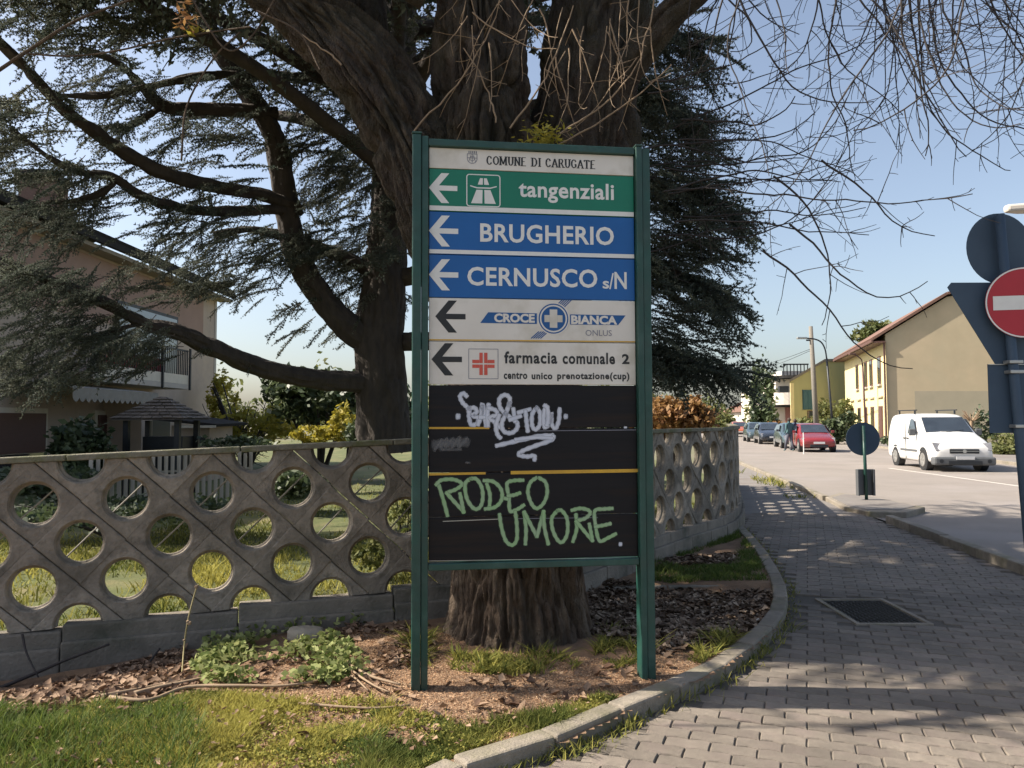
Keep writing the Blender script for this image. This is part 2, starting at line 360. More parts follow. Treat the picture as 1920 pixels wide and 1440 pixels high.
# road, footpath
road = [(5.15, 6.0), (5.38, 8.15), (5.95, 12.3), (6.25, 15.3), (8.3, 28), (12.4, 50), (20.5, 90), (40, 190), (60, 190), (36, 90), (21.8, 50), (17.6, 28), (15.6, 16), (14.5, 6), (14, -20), (3.5, -20)]
struct('road', sheet(road, -.03), M['asphalt'])
far_foot = [(15.6, 16), (17.6, 28), (21.8, 50), (36, 90), (40, 90), (25, 50), (20.6, 28), (18.6, 16), (17, -20), (14, -20), (14.5, 6)]
struct('far_pavement', MB().prism([(p[0] + .02, p[1]) for p in far_foot][::-1], -.05, .07), M['paverfar'])
pathpoly = [Vector((-.9, -1, 0))] + kerb_line + [Vector((3.4, 11.7, 0)), Vector((3.62, 12.5, 0)), Vector((4.25, 14.8, 0)), Vector((5.35, 18.9, 0)), Vector((7.0, 26, 0)), Vector((8.9, 34, 0)),
            Vector((9.3, 34, 0)), Vector((8.18, 28, 0)), Vector((6.13, 15.3, 0)), Vector((5.83, 12.3, 0)), Vector((5.26, 8.15, 0)), Vector((5.03, 6, 0)), Vector((4.2, 1, 0)), Vector((4.0, -1, 0))]
side = struct('sidewalk', sheet([(p.x, p.y) for p in pathpoly], -.010), M['sand'])

# individual wavy pavers
def paver_mesh(L, W, h=.05, seed=0):
    r = np.random.default_rng(seed); o = []
    for k, (x, y) in enumerate(((-.5, -.5), (-.25, -.42), (0, -.5), (.25, -.42), (.5, -.5), (.49, 0), (.5, .5), (.25, .58), (0, .5), (-.25, .58), (-.5, .5), (-.51, 0))):
        o.append((x * L + r.normal(0, .0012), y * W + r.normal(0, .0012)))
    n = len(o); vs = [(x, y, -h) for x, y in o] + [(x, y, -.006) for x, y in o] + [(x * .955, y * .93, 0) for x, y in o]
    fs = [(i, (i + 1) % n, n + (i + 1) % n, n + i) for i in range(n)] + [(n + i, n + (i + 1) % n, 2 * n + (i + 1) % n, 2 * n + i) for i in range(n)] + [tuple(range(2 * n, 3 * n))]
    return vs, fs
PL, PW = .222, .1115
variants = [paver_mesh(PL - .005, PW - .007, seed=i) for i in range(5)]
vmesh = []
for v, f in variants:
    m_ = bpy.data.meshes.new('paver'); m_.from_pydata(v, [], f); m_.materials.append(M['paver']); vmesh.append(m_)
PA = R(-21); ca, sa = math.cos(PA), math.sin(PA)
cells = []
MHC, MHW, MHD = gp(1632, 1145), .60, .86
poly2 = [(p.x, p.y) for p in pathpoly]
for i in range(-60, 90):
    for j in range(-60, 160):
        u, v = (i + .5 * (j % 2)) * PL, j * PW
        cells.append((u * ca - v * sa + 1.5, u * sa + v * ca + 4))
cells = np.array(cells)
ok = inside(cells, poly2) & (cells[:, 1] > 1.2) & (cells[:, 1] < 13.2)
for dx, dy in ((.09, 0), (-.09, 0), (0, .05), (0, -.05)): ok &= inside(cells + np.array([dx, dy]), poly2)
mh_du, mh_dv = (cells[:, 0] - MHC.x), (cells[:, 1] - MHC.y)
ok &= ~((abs(mh_du) < MHW / 2 + .08) & (abs(mh_dv) < MHD / 2 + .05))
cells = cells[ok]
# those in view, nearest first
def screen(P):
    X, Y, Z = P[:, 0], P[:, 1], P[:, 2] - EYE if P.shape[1] > 2 else -EYE
    c, s = math.cos(PITCH), math.sin(PITCH); f = Y * c + Z * s
    return 960 + FOC * X / f, 720 - FOC * (-Y * s + Z * c) / f
sx_, sy_ = screen(cells); view = (sy_ < 1470) & (sx_ < 1960)
order = np.argsort(np.where(view, cells[:, 1], 99 + cells[:, 1]))
lm = [(random.gauss(0, .0016), random.gauss(0, R(.5)), random.gauss(0, R(.5))) for _ in range(len(cells))]
bulkV, bulkF = [], []
for k, ci in enumerate(order):
    x, y = cells[ci]; dz, tx, ty = lm[k]
    wob = .006 * (float(vn(x * .8, y * .8, 9.)) - .5)
    if k < 290 and view[ci]:
        o = bpy.data.objects.new('paver', vmesh[k % 5]); col.objects.link(o); o.parent = side
        o.location = (x, y, dz + wob); o.rotation_euler = (tx, ty, PA + random.gauss(0, R(.5)))
    else:
        v, f = variants[k % 5]; mm = Matrix.Translation((x, y, dz + wob)) @ Euler((tx, ty, PA + random.gauss(0, R(.5)))).to_matrix().to_4x4()
        mnp = np.array(mm); vv = np.c_[np.array(v), np.ones(len(v))] @ mnp.T
        b0 = len(bulkV); bulkV += vv[:, :3].tolist(); bulkF += [tuple(q + b0 for q in ff) for ff in f]
mb = MB(); mb.v, mb.f = bulkV, bulkF
put('distant_pavers', mb, M['paver'], side, world=False, kind='stuff')
far_path = [(3.45, 12.7), (5.9, 12.9), (6.13, 15.3), (8.18, 28), (9.2, 34), (8.8, 34), (7.0, 26), (5.35, 18.9), (4.25, 14.8), (3.62, 12.7)]
put('distant_paving', sheet(far_path[::-1][::-1], -.004), M['paverfar'], side, world=False)

# kerb stones along the bed
def kerb_run(name, pts, width, z0, z1, step, parent=None, gap=.006, m='kerb', tilt=0.):
    P = resample(pts, step); out = []
    for a, b in zip(P, P[1:]):
        d = (b - a).normalized(); n_ = Vector((-d.y, d.x, 0)); a2, b2 = a + d * gap, b - d * gap
        L = (b2 - a2).length
        vs = []
        mbk = MB(); hh = z1 + random.gauss(0, .003)
        mbk.box(-L / 2, 0, z0, L / 2, width, hh)
        o = put('kerb_stone', mbk, M[m], parent, world=False, bevel=.014)
        o.location = ((a2 + b2) / 2); o.rotation_euler = (random.gauss(0, R(.6)), 0, math.atan2(d.y, d.x) + random.gauss(0, R(.3))); out.append(o)
    return out
kr = thing('kerb', 'curved concrete kerb edging the soil bed round the tree', 'kerb')
kerb_run('kerb', kerb_line, .12, -.08, .085, .52, kr)
kr2 = thing('kerb', 'straight pale kerb between the shaded footpath and the asphalt forecourt', 'kerb')
kerb_run('kerb', [(5.03, 6.0, 0), (5.26, 8.15, 0), (5.80, 12.05, 0)][::-1], .13, -.08, .10, .95, kr2)
kr3 = thing('kerb', 'sunlit yellowish kerb along the road past the end of the pierced wall', 'kerb')
kerb_run('kerb', [(6.13, 15.3, 0), (8.18, 28, 0), (12.2, 49, 0)][::-1], .13, -.08, .09, 1.0, kr3)
kr4 = thing('kerb', 'low kerb on the far side of the road behind the parked cars', 'kerb')
kerb_run('kerb', [(14.5, 6, 0), (15.6, 16, 0), (17.6, 28, 0), (21.8, 50, 0)][::-1], .14, -.08, .085, 2.0, kr4)
# traffic island carrying the small round sign
isl = [gp(1548, 938), gp(1575, 930), gp(1640, 938), gp(1735, 958), gp(1700, 968), gp(1630, 967), gp(1585, 958)]
isl = [(p.x, p.y) for p in isl][::-1]
ti = thing('traffic_island', 'low raised island with patchy soil where the small round sign stands', 'traffic island', (6.6, 14.3, 0))
put('island_edge', MB().prism(isl, -.08, .07), M['kerb'], ti, bevel=.02)
cxi = sum(p[0] for p in isl) / len(isl); cyi = sum(p[1] for p in isl) / len(isl)
put('island_soil', MB().prism([(cxi + (p[0] - cxi) * .86, cyi + (p[1] - cyi) * .82) for p in isl], .02, .078), M['paverfar'], ti)
# inner border of the mulch pit
bd = thing('bed_border', 'low weathered concrete strip between grass strip and bark pit', 'garden edging')
kerb_run('kerb', [(2.42, 7.32, 0), (.45, 7.22, 0)], .07, -.1, .055, .98, bd, m='plinth')
# painted lines
for nm, a, b, wd, lab in (('road_marking', (12.45, 25.5), (12.0, 14), .12, 'x'), ('road_marking', (6.42, 15.6), (8.5, 28), .10, 'y')):
    d = Vector((b[0] - a[0], b[1] - a[1])).normalized(); n_ = Vector((-d.y, d.x)) * wd / 2
    struct('road_marking', sheet([(a[0] + n_.x, a[1] + n_.y), (b[0] + n_.x, b[1] + n_.y), (b[0] - n_.x, b[1] - n_.y), (a[0] - n_.x, a[1] - n_.y)], -.026), M['whiteline'])

# manhole cover
mc = thing('manhole_cover', 'dark checkered metal cover set in the footpath paving', 'manhole cover', (MHC.x, MHC.y, 0), R(-1))
a_, b_ = MHW / 2, MHD / 2
put('frame', MB().box(-a_, -b_, -.03, a_, -b_ + .035, .004).box(-a_, b_ - .035, -.03, a_, b_, .004).box(-a_, -b_ + .035, -.03, -a_ + .035, b_ - .035, .004).box(a_ - .035, -b_ + .035, -.03, a_, b_ - .035, .004), M['kerb'], mc, world=False)
cv = put('cover', MB().box(-a_ + .04, -b_ + .04, -.03, a_ - .04, b_ - .04, -.010), M['cast'], mc, world=False)
st = MB()
for i in range(13):
    for j in range(19):
        x, y = -a_ + .06 + i * .04, -b_ + .06 + j * .041
        s_ = 1 if (i + j) % 2 else -1
        st.box(-.015, -.004, -.010, .015, .004, -.004, Matrix.Translation((x, y, 0)) @ Matrix.Rotation(s_ * R(45), 4, 'Z'))
put('tread_pattern', st, M['cast'], cv, world=False, kind='stuff')

# ================================================================ THE PIERCED GARDEN WALL
Q = .566
def block_mesh(half=None, T=.10):
    """square block standing on its corner with a round hole; half='top' keeps its lower half, 'bottom' its upper half"""
    hs = Q / 2 + .0006
    def ringpts(fn, angs): return [fn(a) for a in angs]
    full = half is None
    if full: angs = [2 * math.pi * i / 40 for i in range(40)]
    elif half == 'top': angs = [math.pi + math.pi * i / 20 for i in range(21)]
    else: angs = [math.pi * i / 20 for i in range(21)]
    def dia(a): c, s = math.cos(a), math.sin(a); k = hs / (abs(c) + abs(s)); return (c * k, s * k)
    def circ(r): return lambda a: (r * math.cos(a), r * math.sin(a))
    def diaw(a, k): p = dia(a); return (p[0] * k, p[1] * k)
    rings = [(dia, T / 2), (dia, -T / 2 + .006), (lambda a: diaw(a, .966), -T / 2), (circ(.160), -T / 2), (circ(.150), -T / 2 + .014), (circ(.147), -.010), (circ(.134), -.004), (circ(.134), .02), (circ(.150), T / 2)]
    vs, fs = [], []; n = len(angs)
    for fn, y in rings:
        for a in angs: p = fn(a); vs.append((p[0], y, p[1]))
    m_ = n if full else n - 1; K = len(rings)
    for r_ in range(K):
        r2 = (r_ + 1) % K
        for i in range(m_):
            j = (i + 1) % n; fs.append((r_ * n + i, r_ * n + j, r2 * n + j, r2 * n + i))
    if not full:
        for i in (0, n - 1): fs.append(tuple(r_ * n + i for r_ in range(K)) if i else tuple(r_ * n + i for r_ in range(K))[::-1])
    me_ = bpy.data.meshes.new('block'); me_.from_pydata(vs, [], fs); me_.materials.append(M['block']); me_.update(); return me_
bm_full, bm_top, bm_bot = block_mesh(), block_mesh('top'), block_mesh('bottom')
def rise(s): return .035 * max(-2.5, min(s, 3.6))
seglen = [(b - a).length for a, b in zip(wall_path, wall_path[1:])]
def wall_at(s):                        # s measured from the first column
    d = s + 3.4
    for a, b, L in zip(wall_path, wall_path[1:], seglen):
        if d <= L or b is wall_path[-1]:
            t = (b - a).normalized(); return a + t * d, math.atan2(t.y, t.x)
        d -= L
total = sum(seglen) - 3.4
gw = thing('garden_wall', 'grey pierced concrete block wall with round openings round the garden', 'wall', WALL_S0)
rodm = mat('wall_rod', (.22, .20, .17), (.15, .14, .12), .8, 20)
k = -5
rods = 0
while k * Q * .5 < total - .3:
    s = k * Q * .5; p, a = wall_at(s); p2, a2 = wall_at(s + .12); p1, a1 = wall_at(s - .12)
    da = math.atan2((p2 - p1).y, (p2 - p1).x); even = k % 2 == 0
    rows = [(0, 1.039, None), (2, 1.039 - Q, None)] if even else [(-1, 1.039 + Q / 2, 'top'), (1, 1.039 - Q / 2, None), (3, 1.039 - 1.5 * Q, 'bottom')]
    for r_, z, hf in rows:
        me_ = bm_full if hf is None else (bm_top if hf == 'top' else bm_bot)
        o = bpy.data.objects.new('block', me_); col.objects.link(o); o.parent = gw
        o.location = Vector((p.x, p.y, z + rise(s))) - gw.location; o.rotation_euler = (random.gauss(0, R(.35)), -math.atan(.035) * (s < 3.6) + random.gauss(0, R(.1)), da + random.gauss(0, R(.3)))
        o.location += Vector((-math.sin(da), math.cos(da), 0)) * random.gauss(0, .002)
        if r_ in (0, 1) and s < 4.2:
            rd = put('rod', MB().cyl((-.16, .075, -.15 - random.random() * .02), (.15, .08, .13 + random.random() * .03), .006, n=5), rodm, gw, world=False)
            rd.location = o.location; rd.rotation_euler = (0, 0, da)
    k += 1
s = -3.2
while s < total - .2:                 # coping and plinth in lengths of about a metre
    e = min(s + (1.13 if s < 3.3 else .566), total)
    if s < 3.62 < e: e = 3.62
    (p, _), (q, _) = wall_at(s + .003), wall_at(e - .003)
    d = (q - p).normalized(); ang = math.atan2(d.y, d.x); L = (q - p).length
    zt = 1.039 + Q / 2 + rise((s + e) / 2); zb = 1.039 - 1.5 * Q + rise((s + e) / 2)
    t1 = rise(e) - rise(s)
    o = put('coping', MB().box(0, -.075, zt + .002, L, .075, zt + .045), M['coping'], gw, world=False, bevel=.008)
    o.data.transform(Matrix.Translation((L / 2, 0, zt)) @ Matrix.Rotation(-math.atan2(t1, L), 4, 'Y') @ Matrix.Translation((-L / 2, 0, -zt)))
    o.location = Vector((p.x, p.y, 0)) - gw.location; o.rotation_euler = (random.gauss(0, R(.3)), 0, ang)
    o = put('plinth', MB().box(0, -.085, -.2, L, .085, zb + .004).box(0, -.13, -.2, L, -.087, zb - .10), M['plinth'], gw, world=False, bevel=.012)
    o.location = Vector((p.x, p.y, 0)) - gw.location; o.rotation_euler = (0, 0, ang)
    s = e
# ================================================================ THE DIRECTION BOARD
TH = .1343; SO = Vector((-.4884, 4.4983, 0)); SD = (math.cos(TH), math.sin(TH))
sg = thing('direction_board', 'tall green framed municipal direction board with green, blue, white and graffitied dark panels', 'sign board', SO, TH)
BW, DZ, Z0 = 1.25, .257, 3.093
def sxz(px, py): return onwall(px, py, (SO.x, SO.y), SD)
# posts: two joined square tubes each
for x0, x1, x2, hb, zt in ((-.098, -.046, -.004, 0, 3.285), (1.254, 1.293, 1.345, .0, 3.268)):
    po = put('post', MB().box(x0, -.05, -.2, x1, .05, zt), M['green'], sg, world=False, bevel=.006)
    mbp = MB().box(x1 + .002, -.038, -.2, x2, .042, zt - .006)
    put('side_channel', mbp, M['green'], po, world=False, bevel=.005)
    put('cap', MB().box(x0 - .003, -.053, zt + .001, x1 + .003, .053, zt + .012), M['green'], po, world=False, bevel=.003)
put('top_rail', MB().box(-.002, -.035, Z0 + .128, 1.252, .035, Z0 + .172), M['green'], sg, world=False, bevel=.005)
put('bottom_rail', MB().box(-.002, -.035, .735, 1.252, .035, .775), M['green'], sg, world=False, bevel=.005)
def panel(name, z0, z1, m, label=None):
    return put(name, MB().box(.001, -.012, z0, BW - .001, .012, z1), M[m], sg, world=False, bevel=.003, label=label)
# flat print on a panel: y just in front of its face
_lay = [0]
def flat(name, polys, m, parent, y=None):
    _lay[0] += 1; y = -.0126 - (_lay[0] % 9) * .0001 if y is None else y
    mb_ = MB()
    for p in polys: mb_.add([(q[0], y, q[1]) for q in p], [tuple(range(len(p)))])
    return put(name, mb_, M[m], parent, world=False)
def rect(x0, z0, x1, z1): return [(x0, z0), (x1, z0), (x1, z1), (x0, z1)]
def circ_poly(cx_, cz_, r, n=40): return [(cx_ + r * math.cos(2 * math.pi * i / n), cz_ + r * math.sin(2 * math.pi * i / n)) for i in range(n)]
def ring_polys(cx_, cz_, r0, r1, n=40, a0=0, a1=2 * math.pi):
    A = [a0 + (a1 - a0) * i / n for i in range(n + 1)]
    return [[(cx_ + r0 * math.cos(a), cz_ + r0 * math.sin(a)), (cx_ + r1 * math.cos(a), cz_ + r1 * math.sin(a)), (cx_ + r1 * math.cos(b), cz_ + r1 * math.sin(b)), (cx_ + r0 * math.cos(b), cz_ + r0 * math.sin(b))] for a, b in zip(A, A[1:])]
def stroke(pts, wd):
    out = []
    for (a, b) in zip(pts, pts[1:]):
        d = Vector((b[0] - a[0], b[1] - a[1])); L = d.length; d /= max(L, 1e-9); n_ = Vector((-d.y, d.x)) * wd / 2; e = d * 0
        out.append([(a[0] + n_.x, a[1] + n_.y), (a[0] - n_.x, a[1] - n_.y), (b[0] - n_.x, b[1] - n_.y), (b[0] + n_.x, b[1] + n_.y)])
    return out
def text(s_, x0, x1, z0, z1, m, parent, bold=.0, slant=0., name='lettering', y=-.0132, space=1.):
    """lettering that fills the box x0..x1, z0..z1"""
    cu = bpy.data.curves.new('t', 'FONT'); cu.body = s_; cu.offset = bold; cu.size = 1; cu.space_character = space; cu.resolution_u = 3
    cu.fill_mode = 'FRONT'
    ob = bpy.data.objects.new('t', cu); col.objects.link(ob); bpy.context.view_layer.update()
    me_ = bpy.data.meshes.new_from_object(ob.evaluated_get(bpy.context.evaluated_depsgraph_get()))
    bpy.data.objects.remove(ob); bpy.data.curves.remove(cu)
    co = np.zeros(len(me_.vertices) * 3); me_.vertices.foreach_get('co', co); co = co.reshape(-1, 3)
    mn, mx = co.min(0), co.max(0); X = (co[:, 0] - mn[0]) / (mx[0] - mn[0]); Zz = (co[:, 1] - mn[1]) / (mx[1] - mn[1])
    co = np.stack([x0 + X * (x1 - x0) + Zz * (z1 - z0) * slant, np.full(len(X), y), z0 + Zz * (z1 - z0)], 1)
    me_.vertices.foreach_set('co', co.astype(np.float32).ravel()); me_.materials.clear(); me_.materials.append(M[m]); me_.update()
    return put(name, me_, None, parent, world=False)
def arrow(x, z, m, parent, s_=1.):
    """left-pointing chevron arrow, tip at x, centre height z"""
    a, t = .078 * s_, .021 * s_
    q = [(0, 0), (.072, -.088), (.118, -.088), (.0583, -.015), (.165, -.015), (.165, .015), (.0583, .015), (.118, .088), (.072, .088)]
    o1 = flat('arrow', [[(x + a * s_, z + b * s_) for a, b in q]], m, parent)
    return o1
# -- header
hp = panel('header_panel', Z0 + .003, Z0 + .126, 'pw', 'white header panel with a crest and serif capitals')
SER = {'C': [((.85, .72), (.7, .95), (.45, 1), (.2, .85), (.08, .5), (.2, .15), (.45, 0), (.7, .05), (.87, .25))], 'O': [((.5, 1), (.15, .82), (.06, .5), (.15, .18), (.5, 0), (.85, .18), (.94, .5), (.85, .82), (.5, 1))],
       'M': [((.1, 0), (.12, 1), (.5, .1), (.88, 1), (.9, 0))], 'U': [((.15, 1), (.15, .3), (.3, .03), (.6, .0), (.82, .25), (.85, 1))], 'N': [((.12, 0), (.12, 1), (.86, 0), (.86, 1))],
       'E': [((.85, 1), (.15, 1), (.15, 0), (.9, 0)), ((.15, .52), (.65, .52))], 'D': [((.15, 0), (.15, 1), (.55, 1), (.88, .75), (.9, .3), (.55, 0), (.15, 0))], 'I': [((.5, 0), (.5, 1))],
       'A': [((.05, 0), (.5, 1), (.95, 0)), ((.25, .35), (.75, .35))], 'R': [((.15, 0), (.15, 1), (.6, 1), (.8, .77), (.6, .52), (.15, .52)), ((.5, .52), (.92, 0))], 'B': [((.15, 0), (.15, 1), (.6, .98), (.78, .77), (.6, .53), (.15, .53)), ((.6, .53), (.88, .27), (.6, 0), (.15, 0))],
       'G': [((.85, .75), (.65, .97), (.4, 1), (.12, .8), (.06, .5), (.14, .17), (.45, 0), (.82, .12), (.82, .45), (.6, .45))], 'T': [((.5, 0), (.5, 1)), ((.05, .82), (.08, 1), (.92, 1), (.95, .82))]}
FEET = {'M': ((.1, 0), (.9, 0), (.1, 1), (.9, 1)), 'N': ((.12, 0), (.12, 1), (.86, 1)), 'I': ((.5, 0), (.5, 1)), 'A': ((.05, 0), (.95, 0)), 'R': ((.15, 0), (.95, 0)), 'T': ((.5, 0),), 'U': ((.15, 1), (.85, 1)), 'E': ((.15, 0),), 'D': ((.1, 0), (.1, 1))}
xa, _ = sxz(912, 305); xb, _ = sxz(1118, 312); zc = Z0 + .062; lh = .05
word_ = "COMUNE DI CARUGATE"; wid = {'M': 1.15, 'I': .5, ' ': .55}
tot = sum(wid.get(c, .9) for c in word_); xx = xa; polys = []
for c in word_:
    wl = wid.get(c, .9) * (xb - xa) / tot
    if c == ' ': flat('lettering', polys, 'lk', hp, -.0132); polys = []
    for pl in SER.get(c, ()):
        pts = [(xx + p[0] * wl * .84, zc - lh / 2 + p[1] * lh) for p in pl]
        for a, b in zip(pts, pts[1:]):
            vert = abs(b[1] - a[1]) / (abs(b[0] - a[0]) + abs(b[1] - a[1]) + 1e-9)
            polys += stroke([a, b], .0038 + .0065 * vert)
    for f_ in FEET.get(c, ()):
        px_, pz_ = xx + f_[0] * wl * .84, zc - lh / 2 + f_[1] * lh; polys.append(rect(px_ - .009, pz_ - .002, px_ + .009, pz_ + .002))
    xx += wl
flat('lettering', polys, 'lk', hp, -.0132)

xc, _ = sxz(885, 300); cz = zc + .012
crest = ring_polys(xc, cz - .006, .027, .031, 24, math.pi, 2 * math.pi) + [rect(xc - .031, cz - .006, xc - .027, cz + .02), rect(xc + .027, cz - .006, xc + .031, cz + .02), rect(xc - .031, cz + .02, xc + .031, cz + .024)]
crest += [rect(xc - .022 + i * .011, cz + .026, xc - .016 + i * .011, cz + .040) for i in range(5)] + [rect(xc - .002, cz - .03, xc + .002, cz + .02), rect(xc - .027, cz - .004, xc + .027, cz)]
crest += stroke([(xc - .02, cz - .024), (xc - .008, cz + .015)], .003) + stroke([(xc + .02, cz - .024), (xc + .008, cz + .015)], .003) + ring_polys(xc, cz - .006, .012, .015, 16)
flat('crest', crest, 'lgrey', hp, -.0132)
# -- rows
def row(k, name, m, label=None): return panel(name, Z0 - DZ * (k + 1) + .003, Z0 - DZ * k - .001, m, label)
def mid(k): return Z0 - DZ * (k + .5)
ag = row(0, 'direction_panel', 'pg', 'green motorway panel reading tangenziali')
def px2(px, py): return sxz(px, py)
arrow(px2(804, 352)[0], mid(0) + .012, 'lw', ag, 1.02)
(xl, zt_), (xr, zb_) = px2(874, 327), px2(938, 390)
# motorway symbol in a rounded frame
def rrect(x0, z0, x1, z1, r, w_):
    out = []
    def outline(x0, z0, x1, z1, r): 
        P_ = []
        for cx_, cz_, a in ((x1 - r, z1 - r, 0), (x0 + r, z1 - r, 90), (x0 + r, z0 + r, 180), (x1 - r, z0 + r, 270)):
            P_ += [(cx_ + r * math.cos(R(a + t)), cz_ + r * math.sin(R(a + t))) for t in (0, 30, 60, 90)]
        return P_
    A, B = outline(x0, z0, x1, z1, r), outline(x0 + w_, z0 + w_, x1 - w_, z1 - w_, max(r - w_, .002)); n_ = len(A)
    return [[A[i], A[(i + 1) % n_], B[(i + 1) % n_], B[i]] for i in range(n_)]
flat('symbol_frame', rrect(xl, zb_, xr, zt_, .018, .006), 'lw', ag)
xm = (xl + xr) / 2; zs = (zb_ + zt_) / 2; h_ = (zt_ - zb_)
def yy(t): return zb_ + h_ * t
sym = [[(xm - .074, yy(.10)), (xm - .007, yy(.10)), (xm - .005, yy(.52)), (xm - .042, yy(.52))], [(xm + .007, yy(.10)), (xm + .074, yy(.10)), (xm + .042, yy(.52)), (xm + .005, yy(.52))],
       [(xm - .034, yy(.68)), (xm - .004, yy(.68)), (xm - .003, yy(.88)), (xm - .02, yy(.88))], [(xm + .004, yy(.68)), (xm + .034, yy(.68)), (xm + .02, yy(.88)), (xm + .003, yy(.88))],
       [(xm - .08, yy(.62)), (xm - .04, yy(.56)), (xm + .04, yy(.56)), (xm + .08, yy(.62)), (xm + .08, yy(.655)), (xm + .04, yy(.60)), (xm - .04, yy(.60)), (xm - .08, yy(.655))]]
flat('motorway_symbol', sym, 'lw', ag)
text('tangenziali', px2(972, 350)[0], px2(1150, 350)[0], mid(0) - .055, mid(0) + .075, 'lw', ag, .022, space=1.05)
flat('border_strip', [rect(.003, Z0 - DZ + .006, BW - .003, Z0 - DZ + .034)], 'lw', ag)
bb = row(1, 'direction_panel', 'pb', 'blue panel reading BRUGHERIO')
arrow(px2(804, 434)[0], mid(1) + .012, 'lw', bb, 1.05)
text('BRUGHERIO', px2(900, 440)[0], px2(1150, 445)[0], mid(1) - .047, mid(1) + .066, 'lw', bb, .022, space=1.05)
flat('border_strip', [rect(.003, Z0 - 2 * DZ + .006, BW - .003, Z0 - 2 * DZ + .030)], 'lw', bb)
bc = row(2, 'direction_panel', 'pb', 'blue panel reading CERNUSCO s/N')
arrow(px2(804, 516)[0], mid(2) + .008, 'lw', bc, 1.05)
text('CERNUSCO', px2(876, 520)[0], px2(1119, 522)[0], mid(2) - .053, mid(2) + .060, 'lw', bc, .022, space=1.05)
text('s', px2(1129, 530)[0], px2(1141, 530)[0], mid(2) - .056, mid(2) - .008, 'lw', bc, .02)
text('/', px2(1141, 530)[0], px2(1150, 530)[0], mid(2) - .058, mid(2) + .04, 'lw', bc, .01)
text('N', px2(1151, 530)[0], px2(1174, 530)[0], mid(2) - .056, mid(2) + .048, 'lw', bc, .02)
# ambulance service panel
wc = row(3, 'direction_panel', 'pw', 'white panel reading CROCE BIANCA with a blue cross emblem')
arrow(px2(816, 594)[0], mid(3) + .018, 'lk', wc, 1.08)
cxx, czz = px2(1037, 598)
band = [[px2(900, 606), px2(915, 586), px2(1006, 588), px2(1006, 608)], [px2(1068, 590), px2(1172, 592), px2(1158, 610), px2(1068, 609)]]
for b_ in band: flat('blue_band', [b_], 'lb', wc)
text('CROCE', px2(926, 600)[0], px2(1002, 600)[0], czz - .027, czz + .027, 'pw', wc, .045, y=-.0138)
text('BIANCA', px2(1070, 600)[0], px2(1156, 600)[0], czz - .032, czz + .022, 'pw', wc, .045, y=-.0138)
stripes = []
for i in range(5):
    for (pa, pb_) in (((1052, 575), (1066, 562)), ((1022, 622), (1004, 636))):
        o_ = i * 4.4
        up = pa[1] < 598
        a_1 = (pa[0] - 12 + o_, pa[1] + (1 if up else 0)); 
        b_1 = (a_1[0] + (15 if up else -15), a_1[1] + (-15 if up else 13))
        stripes += stroke([px2(*a_1), px2(*b_1)], .006)
for b_ in stripes: flat('blue_stripe', [b_], 'lb', wc)
flat('white_disc', [circ_poly(cxx, czz, .098)], 'pw', wc, -.0140)
flat('emblem', ring_polys(cxx, czz, .083, .091) , 'lb', wc, -.0142)
em = flat('emblem_disc', [circ_poly(cxx, czz, .074)], 'lb', wc, -.0142)
cr_ = [rect(cxx - .023, czz - .055, cxx + .023, czz + .055), rect(cxx - .055, czz - .021, cxx - .0235, czz + .021), rect(cxx + .0235, czz - .021, cxx + .055, czz + .021)]
flat('white_cross', cr_, 'pw', wc, -.0146)
text('ONLUS', px2(1097, 625)[0], px2(1146, 625)[0], px2(1097, 630)[1], px2(1097, 619)[1], 'lgrey', wc, 0)
flat('stain_strip', [rect(.003, Z0 - 4 * DZ + .005, BW - .003, Z0 - 4 * DZ + .012)], 'yel', wc)
# pharmacy panel
fc = row(4, 'direction_panel', 'pw', 'white pharmacy panel reading farmacia comunale 2')
arrow(px2(809, 677)[0], mid(4) + .022, 'lk', fc, 1.08)
(xl, zt_), (xr, zb_) = px2(878, 654), px2(934, 711)
flat('symbol_frame', rrect(xl, zb_, xr, zt_, .003, .0035), 'lgrey', fc)
xm, zm = (xl + xr) / 2, (zt_ + zb_) / 2; c_, g_, l_ = .024, .004, .066
polys = [rect(xm - c_, zm + g_, xm - g_, zm + l_), rect(xm + g_, zm + g_, xm + c_, zm + l_), rect(xm - c_, zm - l_, xm - g_, zm - g_), rect(xm + g_, zm - l_, xm + c_, zm - g_),
         rect(xm - l_, zm + g_, xm - c_ - .001, zm + c_), rect(xm - l_, zm - c_, xm - c_ - .001, zm - g_), rect(xm + c_ + .001, zm + g_, xm + l_, zm + c_), rect(xm + c_ + .001, zm - c_, xm + l_, zm - g_)]
flat('red_cross', polys, 'lr', fc)
text('farmacia', px2(945, 672)[0], px2(1044, 672)[0], px2(945, 682)[1], px2(945, 659)[1], 'lk', fc, .03, space=1.12)
text('comunale', px2(1054, 672)[0], px2(1152, 672)[0], px2(1054, 683)[1], px2(1054, 661)[1], 'lk', fc, .03, space=1.12)
text('2', px2(1165, 672)[0], px2(1179, 672)[0], px2(1165, 683)[1], px2(1165, 664)[1], 'lk', fc, .035)
text('centro', px2(944, 705)[0], px2(988, 705)[0], px2(944, 711)[1], px2(944, 698)[1], 'lk', fc, .035, space=1.12)
text('unico', px2(996, 705)[0], px2(1035, 705)[0], px2(996, 711.5)[1], px2(996, 699)[1], 'lk', fc, .035, space=1.12)
text('prenotazione(cup)', px2(1044, 705)[0], px2(1179, 705)[0], px2(1044, 715)[1], px2(1044, 698)[1], 'lk', fc, .035, space=1.12)
